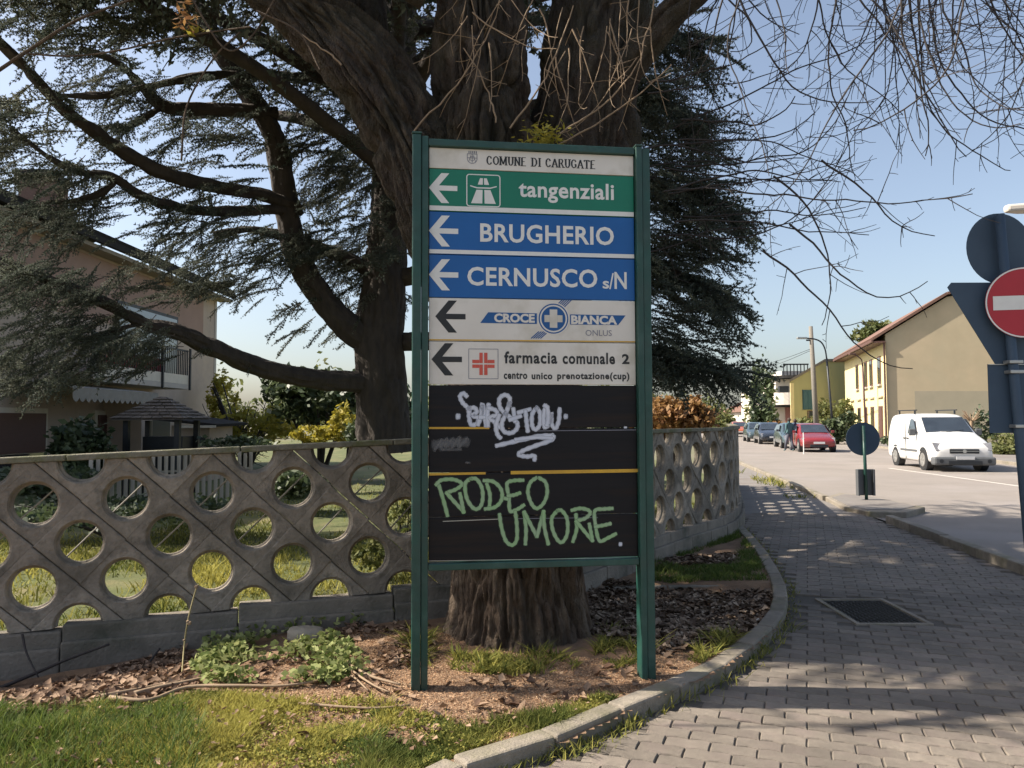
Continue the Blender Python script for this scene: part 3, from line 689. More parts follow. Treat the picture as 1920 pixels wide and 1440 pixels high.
# dark panels
dk = []
for k in range(5, 9): dk.append(row(k, 'dark_panel', 'pk'))
def strip(pxa, pxb, py, wd, m, par):
    (xa_, za_), (xb_, zb2) = px2(pxa, py[0]), px2(pxb, py[1])
    put('strip', MB().add([(xa_, -.014, za_ - wd / 2), (xb_, -.014, zb2 - wd / 2), (xb_, -.014, zb2 + wd / 2), (xa_, -.014, za_ + wd / 2)], [(0, 1, 2, 3)]), M[m], par, world=False)
strip(804, 917, (802.5, 802.5), .012, 'yel', dk[1]); strip(1000, 1192, (808, 806), .004, 'lgrey', dk[1])
strip(804, 910, (889, 887), .014, 'yel', dk[2]); strip(957, 1195, (886, 882), .020, 'yel', dk[2])
strip(830, 940, (977, 972.5), .004, 'alu', dk[3]); strip(965, 1120, (972, 970), .003, 'lgrey', dk[3])
strip(804, 1197, (1051, 1045), .003, 'alu', dk[3])
# graffiti: sprayed ribbons with soft edges
SPW = paint_soft('spray_white', (.66, .67, .72), (.48, .52, .62)); SPG = paint_soft('spray_green', (.24, .46, .17), (.34, .42, .30), .95); SPF = paint_soft('spray_faint', (.25, .25, .26), (.18, .18, .18), .35)
_gl = [0]
def spray(pts, wd, m, parent, zoom=True):
    if zoom: pts = [sxz(800 + x / 4.236, 720 + y / 4.236) for x, y in pts]
    if len(pts) > 2: pts = [(p.x, p.y) for p in smooth_path([Vector((a, b, 0)) for a, b in pts], 7)]
    _gl[0] += 1; y0 = -.0150 - _gl[0] * .00012
    V, Fq, T = [], [], []; wd *= .5
    prof = ((-1.35, 0), (-.8, .8), (0, 1), (.8, .8), (1.35, 0)); n_ = len(pts)
    P_ = [Vector(p) for p in pts]
    d0, d1 = (P_[1] - P_[0]).normalized(), (P_[-1] - P_[-2]).normalized()
    P_ = [P_[0] - d0 * wd * .9, P_[0] - d0 * wd * .45] + P_ + [P_[-1] + d1 * wd * .45, P_[-1] + d1 * wd * .9]; n_ = len(P_)
    for i, p in enumerate(P_):
        d = (P_[min(i + 1, n_ - 1)] - P_[max(i - 1, 0)]).normalized(); nn = Vector((-d.y, d.x))
        e = 0 if i in (0, n_ - 1) else (.8 if i in (1, n_ - 2) else 1); wk = (.5 if i in (0, n_ - 1) else (.85 if i in (1, n_ - 2) else 1)) * (1 + .12 * math.sin(i * 1.7))
        for o_, t in prof: q = p + nn * o_ * wd * wk; V.append((q.x, y0, q.y)); T.append(t * e)
    for i in range(n_ - 1):
        for j in range(4): Fq.append((i * 5 + j, i * 5 + j + 1, (i + 1) * 5 + j + 1, (i + 1) * 5 + j))
    return V, Fq, T
def spray_part(name, strokes, wd, m, parent):
    V, Fq, T = [], [], []
    for s_ in strokes:
        ww = wd
        if isinstance(s_, tuple) and isinstance(s_[0], (int, float)): ww, s_ = s_
        v, f, t = spray(s_, ww, m, parent); o_ = len(V); V += v; Fq += [tuple(i + o_ for i in q) for q in f]; T += t
    return put(name, mesh_np(name, V, Fq, T), m, parent, world=False)
spray_part('white_graffiti', [
    [(318, 100), (290, 75), (264, 100), (285, 150), (325, 190), (345, 240)], [(335, 190), (335, 260), (352, 322), (400, 312), (405, 270), (360, 250), (395, 225), (380, 190), (335, 195)],
    [(405, 325), (430, 250), (440, 160), (455, 230), (470, 335)], [(420, 265), (465, 262)], [(485, 335), (482, 240), (490, 160)], [(490, 190), (545, 210), (555, 245), (500, 268), (535, 300), (580, 345)],
    [(575, 245), (548, 330), (560, 400), (585, 430)], [(655, 175), (655, 110), (615, 88), (575, 120), (582, 190), (640, 250), (710, 300), (715, 350), (670, 388), (610, 375), (595, 310), (625, 240), (655, 150)],
    [(685, 195), (700, 300)], [(655, 285), (745, 255)], [(722, 228), (820, 200)], [(782, 215), (790, 300), (800, 378)], [(875, 185), (835, 240), (835, 330), (862, 360), (895, 320), (895, 230), (870, 190)],
    [(940, 180), (925, 260), (935, 345), (975, 300), (985, 230), (990, 320), (1020, 350), (1045, 290), (1052, 195)], [(930, 170), (955, 190), (960, 280), (950, 330)]], .024, SPW, dk[0])
for q_ in ((.034, [(244, 258), (252, 258)]), (.030, [(1096, 258), (1104, 258)]), (.012, [(1565, 345), (1580, 345)])): spray_part('white_graffiti_dot', [q_], .03, SPW, dk[0])
spray_part('white_graffiti_underline', [(.024, [(550, 490), (700, 455), (880, 415), (1000, 408)]), (.024, [(1005, 412), (985, 445), (860, 490), (760, 530), (728, 560), (790, 575), (850, 570), (852, 605)]), (.02, [(700, 440), (850, 425), (995, 430)])], .02, SPW, dk[1])
spray_part('green_graffiti', [
    [(165, 1045), (135, 930), (95, 800)], [(72, 800), (115, 762), (200, 755), (262, 775), (275, 800), (230, 835), (155, 862)], [(155, 862), (225, 940), (295, 1015)], [(262, 865), (280, 950), (292, 1020)],
    [(345, 750), (305, 790), (315, 900), (365, 980), (410, 985), (440, 930), (438, 830), (395, 755), (345, 750)], [(475, 790), (500, 880), (495, 985)], [(450, 765), (530, 775), (590, 840), (590, 920), (540, 975), (460, 990)],
    [(765, 762), (690, 765), (635, 790), (650, 900), (660, 1005), (720, 990), (770, 958)], [(640, 885), (690, 880), (740, 862)], [(870, 742), (820, 780), (800, 860), (830, 950), (870, 985), (920, 950), (952, 870), (940, 780), (885, 742)], [(615, 905), (640, 912)],
    [(575, 1030), (590, 1130), (625, 1240), (675, 1275), (712, 1230), (712, 1110), (700, 1010)], [(780, 1270), (785, 1150), (770, 1010)], [(770, 1010), (820, 1110), (872, 1210)], [(872, 1210), (900, 1100), (925, 1005)], [(925, 1005), (930, 1130), (962, 1270)],
    [(1035, 1000), (990, 1060), (995, 1150), (1035, 1235), (1075, 1250), (1112, 1180), (1110, 1070), (1070, 1005), (1035, 1000)], [(1155, 1250), (1185, 1150), (1180, 1030)], [(1145, 1000), (1215, 985), (1280, 1000), (1290, 1030), (1250, 1065), (1180, 1085)], [(1180, 1085), (1250, 1170), (1310, 1240)], [(1285, 1105), (1300, 1180), (1312, 1245)],
    [(1470, 985), (1400, 990), (1330, 1005), (1335, 1120), (1365, 1240), (1430, 1220), (1497, 1185)], [(1330, 1130), (1390, 1120), (1455, 1105)]], .0215, SPG, dk[2])
spray_part('green_graffiti_dot', [(.024, [(1528, 1268), (1536, 1268)])], .024, SPW, dk[3])
spray_part('faded_scribble', [[(60, 530), (120, 440)], [(110, 500), (160, 430), (150, 500), (210, 430), (200, 500), (260, 420), (250, 500), (320, 430)], [(110, 520), (270, 520)], (.05, [(60, 480), (200, 470), (320, 460)]), (.012, [(310, 620), (340, 625)])], .016, SPF, dk[1])
# ================================================================ TREES
def swept(pts, rads, nseg=120, step=.03, amp=.02, ridge=9., burl=.0, flare=0., seed=0., fissure=1.0, el=.24):
    """tapered limb along a smooth path with bark ridges as real relief"""
    P = smooth_path(pts, 8); kk = len(P)
    rr = np.interp(np.linspace(0, 1, kk), np.linspace(0, 1, len(rads)), rads)
    # resample evenly
    seg = np.array([(b - a).length for a, b in zip(P, P[1:])]); cum = np.r_[0, np.cumsum(seg)]; n = max(4, int(cum[-1] / step))
    t = np.linspace(0, cum[-1], n); C = np.array([[np.interp(t_, cum, [p[i] for p in P]) for i in range(3)] for t_ in t]); rad = np.interp(t, cum, rr)
    T = np.gradient(C, axis=0); T /= np.linalg.norm(T, axis=1)[:, None]
    u = np.array(Vector(T[0]).orthogonal().normalized()); U = []
    for i in range(n): u = u - T[i] * u.dot(T[i]); u /= np.linalg.norm(u); U.append(u.copy())
    U = np.array(U); W = np.cross(T, U)
    A = np.linspace(0, 2 * np.pi, nseg, endpoint=False); ca_, sa_ = np.cos(A), np.sin(A)
    S = t[:, None] * np.ones(nseg); cc, ss = np.ones((n, 1)) * ca_, np.ones((n, 1)) * sa_
    R0 = rad[:, None]
    wx = vn(cc * 2 + seed, ss * 2, S * 1.5) - .5; wy = vn(cc * 2, ss * 2 + seed, S * 1.7 + 9) - .5
    k1 = ridge
    a1 = vn((cc * R0 * k1 + wx * 1.6) + seed, ss * R0 * k1 + wy * 1.6, S * k1 * el + seed)
    a2 = vn(cc * R0 * k1 * 2.3 + 7 + wy * 2, ss * R0 * k1 * 2.3 + wx * 2, S * k1 * .34)
    a3 = vn(cc * R0 * 60, ss * R0 * 60, S * 30)
    cr = np.exp(-(np.abs(a1 * 2 - 1) / .19) ** 2); cr2 = np.exp(-(np.abs(a2 * 2 - 1) / .3) ** 2)
    disp = amp * (.5 - fissure * 1.5 * cr - .7 * cr2 + .4 * (a3 - .5))
    if burl: disp = disp + burl * (vn(cc * 2.2 + seed * 3, ss * 2.2, S * 2.3) - .45) + burl * .5 * (vn(cc * 5 + seed, ss * 5, S * 5) - .5)
    if flare:
        hgt = C[:, 2][:, None]; lob = .55 + .45 * np.abs(np.cos((A * 3.5 + 1.0 + .6 * np.sin(A * 2))))
        disp = disp + flare * np.exp(-np.maximum(hgt, 0) / .22) * lob[None, :]
    Rr = R0 + disp
    V = C[:, None, :] + U[:, None, :] * (Rr * cc)[..., None] + W[:, None, :] * (Rr * ss)[..., None]
    idx = np.arange(n * nseg).reshape(n, nseg); nxt = np.roll(idx, -1, 1)
    F = np.stack([idx[:-1], nxt[:-1], nxt[1:], idx[1:]], -1).reshape(-1, 4)
    return mesh_np('limb', V.reshape(-1, 3), F)
# thin twigs as tubes, many polylines in one mesh
class Twigs:
    def __init__(s): s.V, s.F, s.n = [], [], 0
    def add(s, P, r0, r1, n=4):
        P = np.asarray(P); k = len(P); T = np.gradient(P, axis=0); T /= np.linalg.norm(T, axis=1)[:, None] + 1e-9
        up = np.array([.31, .9, .29]) if abs(T[0] @ np.array([.31, .9, .29])) < .9 else np.array([1, 0, 0.])
        U = np.cross(T, up); U /= np.linalg.norm(U, axis=1)[:, None] + 1e-9; W = np.cross(T, U); r = np.linspace(r0, r1, k)[:, None, None]
        A = np.linspace(0, 2 * np.pi, n, endpoint=False)
        V = P[:, None] + r * (U[:, None] * np.cos(A)[None, :, None] + W[:, None] * np.sin(A)[None, :, None])
        idx = np.arange(k * n).reshape(k, n) + s.n; nx_ = np.roll(idx, -1, 1)
        s.V.append(V.reshape(-1, 3)); s.F.append(np.stack([idx[:-1], nx_[:-1], nx_[1:], idx[1:]], -1).reshape(-1, 4)); s.n += k * n
    def mesh(s, name): return mesh_np(name, np.concatenate(s.V), np.concatenate(s.F))
def N3(s=1.): return rng.normal(0, s, 3)
def hang(tw, p, d, L, r, depth=0, grav=.25, curl=.0, sub=None):
    """weeping twig: bends down, its end curls up again"""
    k = max(5, int(L / .065)); st = L / k; P = [np.array(p, float)]; d = np.array(d, float); d /= np.linalg.norm(d)
    bend = N3(.5); bend[2] *= .2
    for i in range(k):
        f = i / k
        g_ = -grav if f < .55 else curl
        d = d + np.array([0, 0, g_]) * st * 3.2 + bend * st * .9 + N3(.09); d /= np.linalg.norm(d)
        P.append(P[-1] + d * st)
    tw.add(P, r, max(r * .38, .0019), 4 if depth == 0 else 3)
    if depth < 2:
        ns = int(L * (6.5 if depth == 0 else 6)) if sub is None else sub
        for _ in range(ns):
            f = rng.uniform(.08, .97); i = int(f * k); q = P[i]; dd = P[min(i + 1, k)] - P[max(i - 1, 0)]; dd /= np.linalg.norm(dd)
            side = np.cross(dd, N3()); side /= np.linalg.norm(side); nd = dd * .55 + side * .8 + np.array([0, 0, rng.uniform(-.3, .5)])
            hang(tw, q, nd, L * rng.uniform(.10, .38) * (1.1 - f * .5), max(r * .52, .0026), depth + 1, .12, .35)
        if depth >= 1:
            pass
    return P

rt = thing('roadside_tree', 'old thick trunked tree with fissured bark and bare weeping twigs behind the direction board', 'tree', (.03, 5.72, 0))
def limb(name, px, rad, **k):
    return put(name, swept([at(*p) for p in px], rad, **k), M['bark'], rt, smooth=True)
tr0 = [(.045, 5.72, -.15), (.04, 5.72, .15), (.03, 5.72, .6), (.02, 5.72, 1.2), (.0, 5.74, 1.9), (-.02, 5.76, 2.6), (-.02, 5.78, 3.1)]
put('trunk', swept([Vector(p) for p in tr0], [.50, .475, .462, .455, .48, .55, .5], nseg=380, step=.015, amp=.042, ridge=15, flare=.10, burl=.04, seed=2.3, el=.12), M['barklit'], rt, smooth=True)
limb('limb', [(930, 640, 5.75), (860, 480, 5.7), (800, 330, 5.65), (745, 220, 5.6), (680, 120, 5.55), (560, 10, 5.5), (430, -80, 5.4), (250, -200, 5.3), (60, -420, 5.2)], [.35, .32, .31, .30, .28, .22, .18, .14, .1], nseg=230, step=.018, amp=.042, ridge=15, burl=.04, seed=5, el=.14)
limb('limb', [(950, 560, 5.8), (915, 330, 5.72), (905, 180, 5.65), (900, 40, 5.6), (890, -140, 5.65), (860, -500, 5.8)], [.42, .37, .32, .29, .28, .22], nseg=230, step=.018, amp=.042, ridge=15, burl=.11, seed=9, el=.2)
limb('limb', [(1000, 560, 5.95), (1080, 330, 5.95), (1100, 180, 5.95), (1120, 40, 6.0), (1160, -140, 6.1), (1250, -480, 6.3)], [.44, .42, .38, .36, .33, .24], nseg=210, step=.02, amp=.034, ridge=12, burl=.10, seed=13)
limb('limb', [(715, 200, 5.75), (690, 80, 5.8), (672, -60, 5.9), (660, -300, 6.1)], [.22, .17, .15, .12], nseg=120, step=.025, amp=.025, ridge=10, burl=.06, seed=17)
limb('limb', [(1090, 330, 5.85), (1150, 170, 5.75), (1220, 70, 5.6), (1300, -10, 5.45), (1450, -110, 5.2), (1700, -230, 4.9), (2100, -330, 4.7)], [.14, .14, .12, .10, .08, .06, .035], nseg=100, step=.03, amp=.018, ridge=10, burl=.03, seed=21)
limb('limb', [(1130, 60, 5.9), (1230, -120, 5.6), (1420, -330, 5.2), (1700, -520, 4.8)], [.13, .11, .08, .05], nseg=60, step=.05, amp=.015, ridge=9, seed=25)
for k_, (A_, B_, C_, r_) in enumerate((((-.6, 5.3, 4.6), (-2.2, 4.8, 5.2), (-4.6, 4.35, 5.9), .10), ((-.9, 5.4, 5.0), (-2.6, 5.0, 5.9), (-5.4, 4.75, 6.9), .08), ((-.4, 5.4, 5.2), (-1.5, 4.6, 5.9), (-2.9, 3.9, 6.4), .07), ((-.2, 5.3, 5.2), (.4, 4.4, 5.9), (1.0, 3.5, 6.5), .06))):  # unseen upper limbs, added to cast striped shadows on the paving
    A_, B_, C_ = Vector(A_), Vector(B_), Vector(C_); put('limb', swept([A_, B_, C_], [r_, r_ * .7, r_ * .35], nseg=24, step=.08, amp=.006, seed=40 + k_), M['bark'], rt, smooth=True)
    t2 = Twigs()
    for _ in range(15):
        f = rng.uniform(.1, 1); q = A_.lerp(B_, f * 2) if f < .5 else B_.lerp(C_, f * 2 - 1); hang(t2, q, (rng.normal(0, .6), rng.normal(0, .6), .6), rng.uniform(.7, 1.5), .012, 0, .05, .2)
    put('twig', t2.mesh('upper_twigs'), M['twig'], rt, kind='stuff')
# hanging twigs on the right
tw = Twigs()
for i in range(62):
    px = rng.uniform(1300, 2050); Y = rng.uniform(4.0, 6.4); p = at(px, rng.uniform(-190, -20), Y)
    L = rng.uniform(.9, 1.9) * (1 if px > 1450 else .75)
    hang(tw, p, (rng.normal(.1, .35), rng.normal(0, .3), -1), L, rng.uniform(.005, .0085), 0, .3, .5)
put('twig', tw.mesh('hanging_twigs'), M['twig'], rt, label='bare dark twigs hanging over the road side', kind='stuff')
tw = Twigs()
for i in range(17):        # reaching out sideways behind the board, bending down to the right
    p = at(rng.uniform(1190, 1290), rng.uniform(150, 560), rng.uniform(5.2, 6.3))
    hang(tw, p, (1, rng.normal(-.15, .2), rng.uniform(.0, .35)), rng.uniform(1.0, 2.1), rng.uniform(.006, .009), 0, .14, .28)
for px_, py_, dx, L in ((1540, 300, .5, .9), (1480, 420, .9, 1.1), (1430, 470, .7, 1.25), (1450, 330, .8, 1.2)):
    hang(tw, at(px_, py_, 5.1), (dx, 0, -.55), L, .0075, 0, .25, .75, 5)
put('twig', tw.mesh('sideways_twigs'), M['twig'], rt, label='bare twigs arching sideways past the board', kind='stuff')
tw = Twigs()
for i in range(30):        # pale twigs in front of the trunk
    p = at(rng.uniform(850, 1230), rng.uniform(-60, 120), rng.uniform(4.95, 5.25))
    hang(tw, p, (rng.normal(0, .45), -.05, -1), rng.uniform(.4, 1.0), rng.uniform(.0035, .006), 0, .1, .5, 3)
for a, b, Y in (((770, 250), (930, 30), 5.1), ((955, 240), (1075, 10), 5.0), ((1050, 250), (1200, 110), 5.0), ((930, 230), (870, 90), 5.1), ((1010, 290), (1260, 120), 5.1), ((640, 120), (560, 60), 4.9)):
    A, B = np.array(at(*a, Y)), np.array(at(*b, Y)); t = np.linspace(0, 1, 12)[:, None]; P = A + (B - A) * t + np.sin(t * 3.14) * np.array([.05, 0, -.03]) + rng.normal(0, .004, (12, 3)); tw.add(P, .007, .004)
put('twig', tw.mesh('pale_twigs'), M['twiglit'], rt, label='pale reddish twigs across the trunk', kind='stuff')
tw = Twigs()
for pts in ([(-30, 150), (60, 90), (140, 40), (230, 5), (330, -30)], [(40, 100), (130, 105), (220, 95), (330, 70), (470, 50)], [(340, 300), (350, 200), (400, 110), (450, 60)], [(480, 20), (560, 60), (600, 130)], [(350, -20), (420, 90), (470, 70), (520, -10)]):
    P = smooth_path([at(x, y, 4.3) for x, y in pts], 6); tw.add(np.array([list(p) for p in P]), .012 if pts[0][0] < 0 else .006, .005, 5)
put('twig', tw.mesh('long_twigs'), M['barklit'], rt, label='long brown shoots crossing high before the cedar', kind='stuff')
# tuft of fresh yellow leaves above the board
def leaf_quads(C, size, spread=1., flat_=.3, asp=.55):
    """C (n,3) centres -> folded leaf quads"""
    n = len(C); a = rng.normal(size=(n, 3)); a[:, 2] *= flat_; a /= np.linalg.norm(a, axis=1)[:, None]
    b = np.cross(a, rng.normal(size=(n, 3))); b /= np.linalg.norm(b, axis=1)[:, None]
    s_ = (size * rng.uniform(.6, 1.3, n))[:, None]
    V = np.stack([C - a * s_ * .5, C + b * s_ * asp * .5, C + a * s_ * .5, C - b * s_ * asp * .5], 1)
    return V.reshape(-1, 3), np.arange(n * 4).reshape(n, 4)
C = np.array(at(1020, 262, 4.95)) + rng.normal(size=(260, 3)) * np.array([.075, .05, .05])
V, F = leaf_quads(C, .05, asp=.3)
put('leaf_tuft', mesh_np('leaf_tuft', V, F, np.repeat(rng.random(260), 4)), M['leafy'], rt, label='tuft of yellow green shoots above the board', kind='stuff')
C = np.array(at(985, 280, 4.95)) + rng.normal(size=(60, 3)) * np.array([.05, .04, .04]); 
C2 = np.array(at(352, 38, 4.3)) + rng.normal(size=(50, 3)) * np.array([.04, .03, .05]); C3 = np.array(at(372, 56, 4.3)) + rng.normal(size=(14, 3)) * np.array([.035, .01, .012])
V, F = leaf_quads(np.r_[C2], .05, asp=.35); put('dead_leaf_tuft', mesh_np('dead_leaf_tuft', V, F, np.repeat(rng.random(len(C2)), 4)), M['leafr'], rt, kind='stuff')
V, F = leaf_quads(C3, .06, asp=.4); put('leaf_tuft', mesh_np('leaf_tuft', V, F, np.repeat(rng.random(len(C3)), 4)), M['leafy'], rt, kind='stuff')

# ---------------------------------------------------------------- cedar
def make_spray(seed, nt_=20, per=6, wd=.0100, stp=.045):
    """one drooping cedar spray about 1 m long, pointing along +x: twig bones and needle tufts"""
    g_ = np.random.default_rng(seed); bones, tips = [], []
    k = 10; main = np.array([[t, .06 * math.sin(t * 3 + seed), -.22 * t * t] for t in np.linspace(0, 1, k)]); bones.append((main[::3], .009, .003))
    cents, dirs = [], []
    for t in np.linspace(.08, .98, nt_):
        base = np.array([t, .06 * math.sin(t * 3 + seed), -.22 * t * t]); sgn = 1 if g_.random() < .5 else -1
        L = (.29 * (1 - t * .5)) * g_.uniform(.6, 1.2); d = np.array([.75, sgn * g_.uniform(.5, 1), g_.uniform(-.35, .1)]); d /= np.linalg.norm(d)
        P = [base]
        for i in range(5): d = d + np.array([.05, 0, -.06]) ; d /= np.linalg.norm(d); P.append(P[-1] + d * L / 5)
        P = np.array(P); bones.append((P[[0, 2, 5]], .004, .002))
        m_ = int(L / stp)
        for q in np.linspace(.1, 1, m_):
            i = min(int(q * 5), 4); c = P[i] + (P[i + 1] - P[i]) * (q * 5 - i); cents.append(c); dirs.append((P[i + 1] - P[i]) / np.linalg.norm(P[i + 1] - P[i]))
    for q in np.linspace(.15, 1, 20): cents.append(np.array([q, .06 * math.sin(q * 3 + seed), -.22 * q * q])); dirs.append(np.array([1, 0, -.3]))
    C, D = np.array(cents), np.array(dirs)
    C = np.repeat(C, per, 0); D = np.repeat(D, per, 0); n = len(C)
    a = g_.normal(size=(n, 3)) + D * .9; a[:, 2] += .25; a /= np.linalg.norm(a, axis=1)[:, None]
    b = np.cross(a, g_.normal(size=(n, 3))); b /= np.linalg.norm(b, axis=1)[:, None]
    ln = g_.uniform(.03, .055, n)[:, None]
    V = np.stack([C - b * wd, C + b * wd, C + a * ln], 1).reshape(-1, 3)
    t3 = np.repeat(g_.uniform(0, .35, n), 3)
    tw_ = Twigs()
    for P, r0, r1 in bones: tw_.add(P, r0, r1, 3)
    return V, t3, np.concatenate(tw_.V), np.concatenate(tw_.F)
PROTO = [make_spray(s_) for s_ in range(7)]
PROTO_UP = [make_spray(s_ + 20, 8, 2, .020, .036) for s_ in range(5)]
class Foliage:
    def __init__(s): s.N, s.T, s.B, s.BF, s.nb = [], [], [], [], 0
    def spray(s, p, d, scale, tint=None, roll=None, up=False):
        V, t3, B, BF = PROTO_UP[rng.integers(5)] if up else PROTO[rng.integers(7)]
        x = np.array(d, float); x /= np.linalg.norm(x); z = np.array([0, 0, 1.]) - x * x[2]; z /= np.linalg.norm(z) + 1e-9
        y = np.cross(z, x); r_ = rng.normal(0, .5) if roll is None else roll; y, z = y * math.cos(r_) + z * math.sin(r_), z * math.cos(r_) - y * math.sin(r_)
        Rm = np.stack([x, y, z]) * scale
        s.N.append(V @ Rm + p); tt = rng.uniform(0, .5) if tint is None else tint; s.T.append(np.clip(t3 + tt, 0, 1))
        s.B.append(B @ Rm + p); s.BF.append(BF + s.nb); s.nb += len(B)
    def emit(s, parent, mname='needles', label=None):
        V = np.concatenate(s.N); put('foliage', mesh_np('foliage', V, np.arange(len(V)).reshape(-1, 3), np.concatenate(s.T)), M[mname], parent, kind='stuff', label=label)
        put('branchlet', mesh_np('branchlet', np.concatenate(s.B), np.concatenate(s.BF)), M['cedarbark'], parent, kind='stuff')
CB = Vector((-1.85, 12.6, .1)); ced = thing('cedar_tree', 'big dark cedar with long drooping limbs standing in the garden beyond the wall', 'tree', CB)
def cl(px, rad, nseg=40, name='limb'):
    o = put(name, swept([at(*p) for p in px], rad, nseg=nseg, step=.07, amp=.018, ridge=10, burl=.03, seed=px[0][0] * .01), M['cedarbark'], ced, smooth=True)
    return [at(*p) for p in px]
put('trunk', swept([at(722, 850, 12.6), at(716, 760, 12.6), at(712, 640, 12.6), at(725, 480, 12.7), at(735, 300, 12.8), at(750, 100, 12.9), at(765, -150, 13), at(775, -420, 13.1)], [.46, .42, .40, .34, .30, .27, .22, .12], nseg=90, step=.06, amp=.03, ridge=9, burl=.04, flare=.1, seed=31), M['cedarbark'], ced, smooth=True)
# limbs seen in the picture: a bearing and a distance for each knee
LIMBS = [
 ([(700, 718, 12.5), (600, 712, 12.0), (500, 692, 11.4), (400, 652, 10.8), (330, 622, 10.4), (268, 606, 10.2), (200, 570, 9.9), (110, 532, 9.6), (0, 492, 9.3), (-120, 450, 9.0)], [.17, .15, .14, .125, .10, .085, .075, .065, .055, .04]),
 ([(725, 660, 12.6), (650, 610, 12.4), (590, 540, 12.2), (555, 470, 12.0), (535, 380, 11.9), (515, 260, 11.7), (455, 160, 11.5), (405, 80, 11.3), (350, -30, 11.1)], [.26, .22, .20, .19, .185, .17, .15, .14, .11]),
 ([(560, 385, 11.9), (470, 362, 11.4), (380, 345, 10.8), (310, 325, 10.3), (230, 285, 9.8), (160, 235, 9.3), (100, 185, 9.0), (45, 125, 8.8), (-20, 60, 8.6)], [.10, .10, .095, .09, .085, .075, .065, .055, .05]),
 ([(565, 392, 12.0), (400, 396, 11.0), (320, 385, 10.4), (260, 365, 10.0), (213, 333, 9.8), (150, 322, 9.5), (100, 300, 9.2), (20, 240, 9.0)], [.08, .07, .06, .055, .05, .04, .035, .03]),
 ([(520, 212, 11.6), (470, 207, 11.4), (390, 205, 11.2), (310, 200, 11.0), (270, 165, 10.8), (225, 120, 10.6), (150, 90, 10.4)], [.09, .10, .10, .095, .06, .045, .03]),
 ([(700, 180, 12.6), (600, 148, 12.0), (500, 142, 11.5), (400, 140, 11.0), (300, 158, 10.6), (200, 178, 10.2), (110, 180, 10.0)], [.08, .07, .07, .06, .05, .045, .035]),
 ([(310, 197, 11.0), (250, 232, 10.8), (195, 242, 10.6)], [.045, .035, .02]),
 ([(215, 343, 9.8), (180, 366, 9.7), (130, 378, 9.6), (80, 380, 9.5)], [.035, .03, .025, .015]),
 ([(720, 520, 12.7), (640, 480, 12.5), (560, 450, 12.3), (470, 430, 12.0), (400, 440, 11.8)], [.12, .10, .09, .06, .04]),
 ([(740, 250, 12.8), (660, 100, 12.2), (520, -20, 11.6), (300, -60, 10.8), (80, -90, 10.2)], [.16, .14, .12, .09, .06]),
 ([(270, 606, 10.2), (215, 620, 10.0), (150, 640, 9.8)], [.04, .03, .02]),
 # right half of the crown
 ([(740, 640, 12.7), (900, 640, 12.2), (1080, 640, 11.7), (1200, 650, 11.4), (1290, 680, 11.2), (1360, 700, 11.1)], [.15, .13, .11, .08, .05, .02]),
 ([(745, 520, 12.7), (900, 500, 12.2), (1080, 480, 11.8), (1210, 490, 11.5), (1300, 530, 11.3), (1350, 560, 11.2)], [.15, .13, .11, .08, .05, .02]),
 ([(745, 400, 12.8), (900, 360, 12.3), (1100, 330, 12.0), (1220, 340, 11.6), (1310, 370, 11.5), (1370, 400, 11.4)], [.15, .13, .11, .08, .05, .02]),
 ([(750, 260, 12.8), (950, 210, 12.4), (1150, 180, 12.0), (1230, 190, 11.7), (1300, 220, 11.6)], [.14, .12, .09, .06, .02]),
 ([(760, 60, 12.9), (950, 40, 12.5), (1130, 30, 12.1), (1240, 50, 11.9), (1310, 90, 11.8)], [.14, .12, .09, .06, .02]),
]
fl = Foliage(); fr = Foliage()
def clothe(F_, P, n, t0, t1, sc0, droop=-.35, tint=None, out=.6):
    P = smooth_path(P, 6); m_ = len(P) - 1
    for _ in range(n):
        f = rng.uniform(t0, t1) * m_; i = min(int(f), m_ - 1); q = P[i].lerp(P[i + 1], f - i); d = (P[i + 1] - P[i]).normalized()
        sd = d.cross(Vector((0, 0, 1))).normalized() * (1 if rng.random() < .5 else -1)
        v = d * out + sd * rng.uniform(.4, 1.1) + Vector((0, 0, rng.uniform(droop - .35, droop + .45)))
        F_.spray(np.array(q), np.array(v), sc0 * rng.uniform(.6, 1.25), tint)
for i, (px, rad) in enumerate(LIMBS):
    P = cl(px, rad, 44 if rad[0] > .1 else 24)
    if i == 0: clothe(fl, P, 26, .55, 1, .8, -.4, .35); clothe(fl, P, 5, .25, .5, .4, -.3)
    elif i == 1: clothe(fl, P, 16, .2, 1, .7)
    elif i < 11: clothe(fl, P, 22 if i not in (6, 7, 10) else 10, .1, 1, .75)
    else: clothe(fr, P, 52, .45, 1, 1.0, -.15, .12)
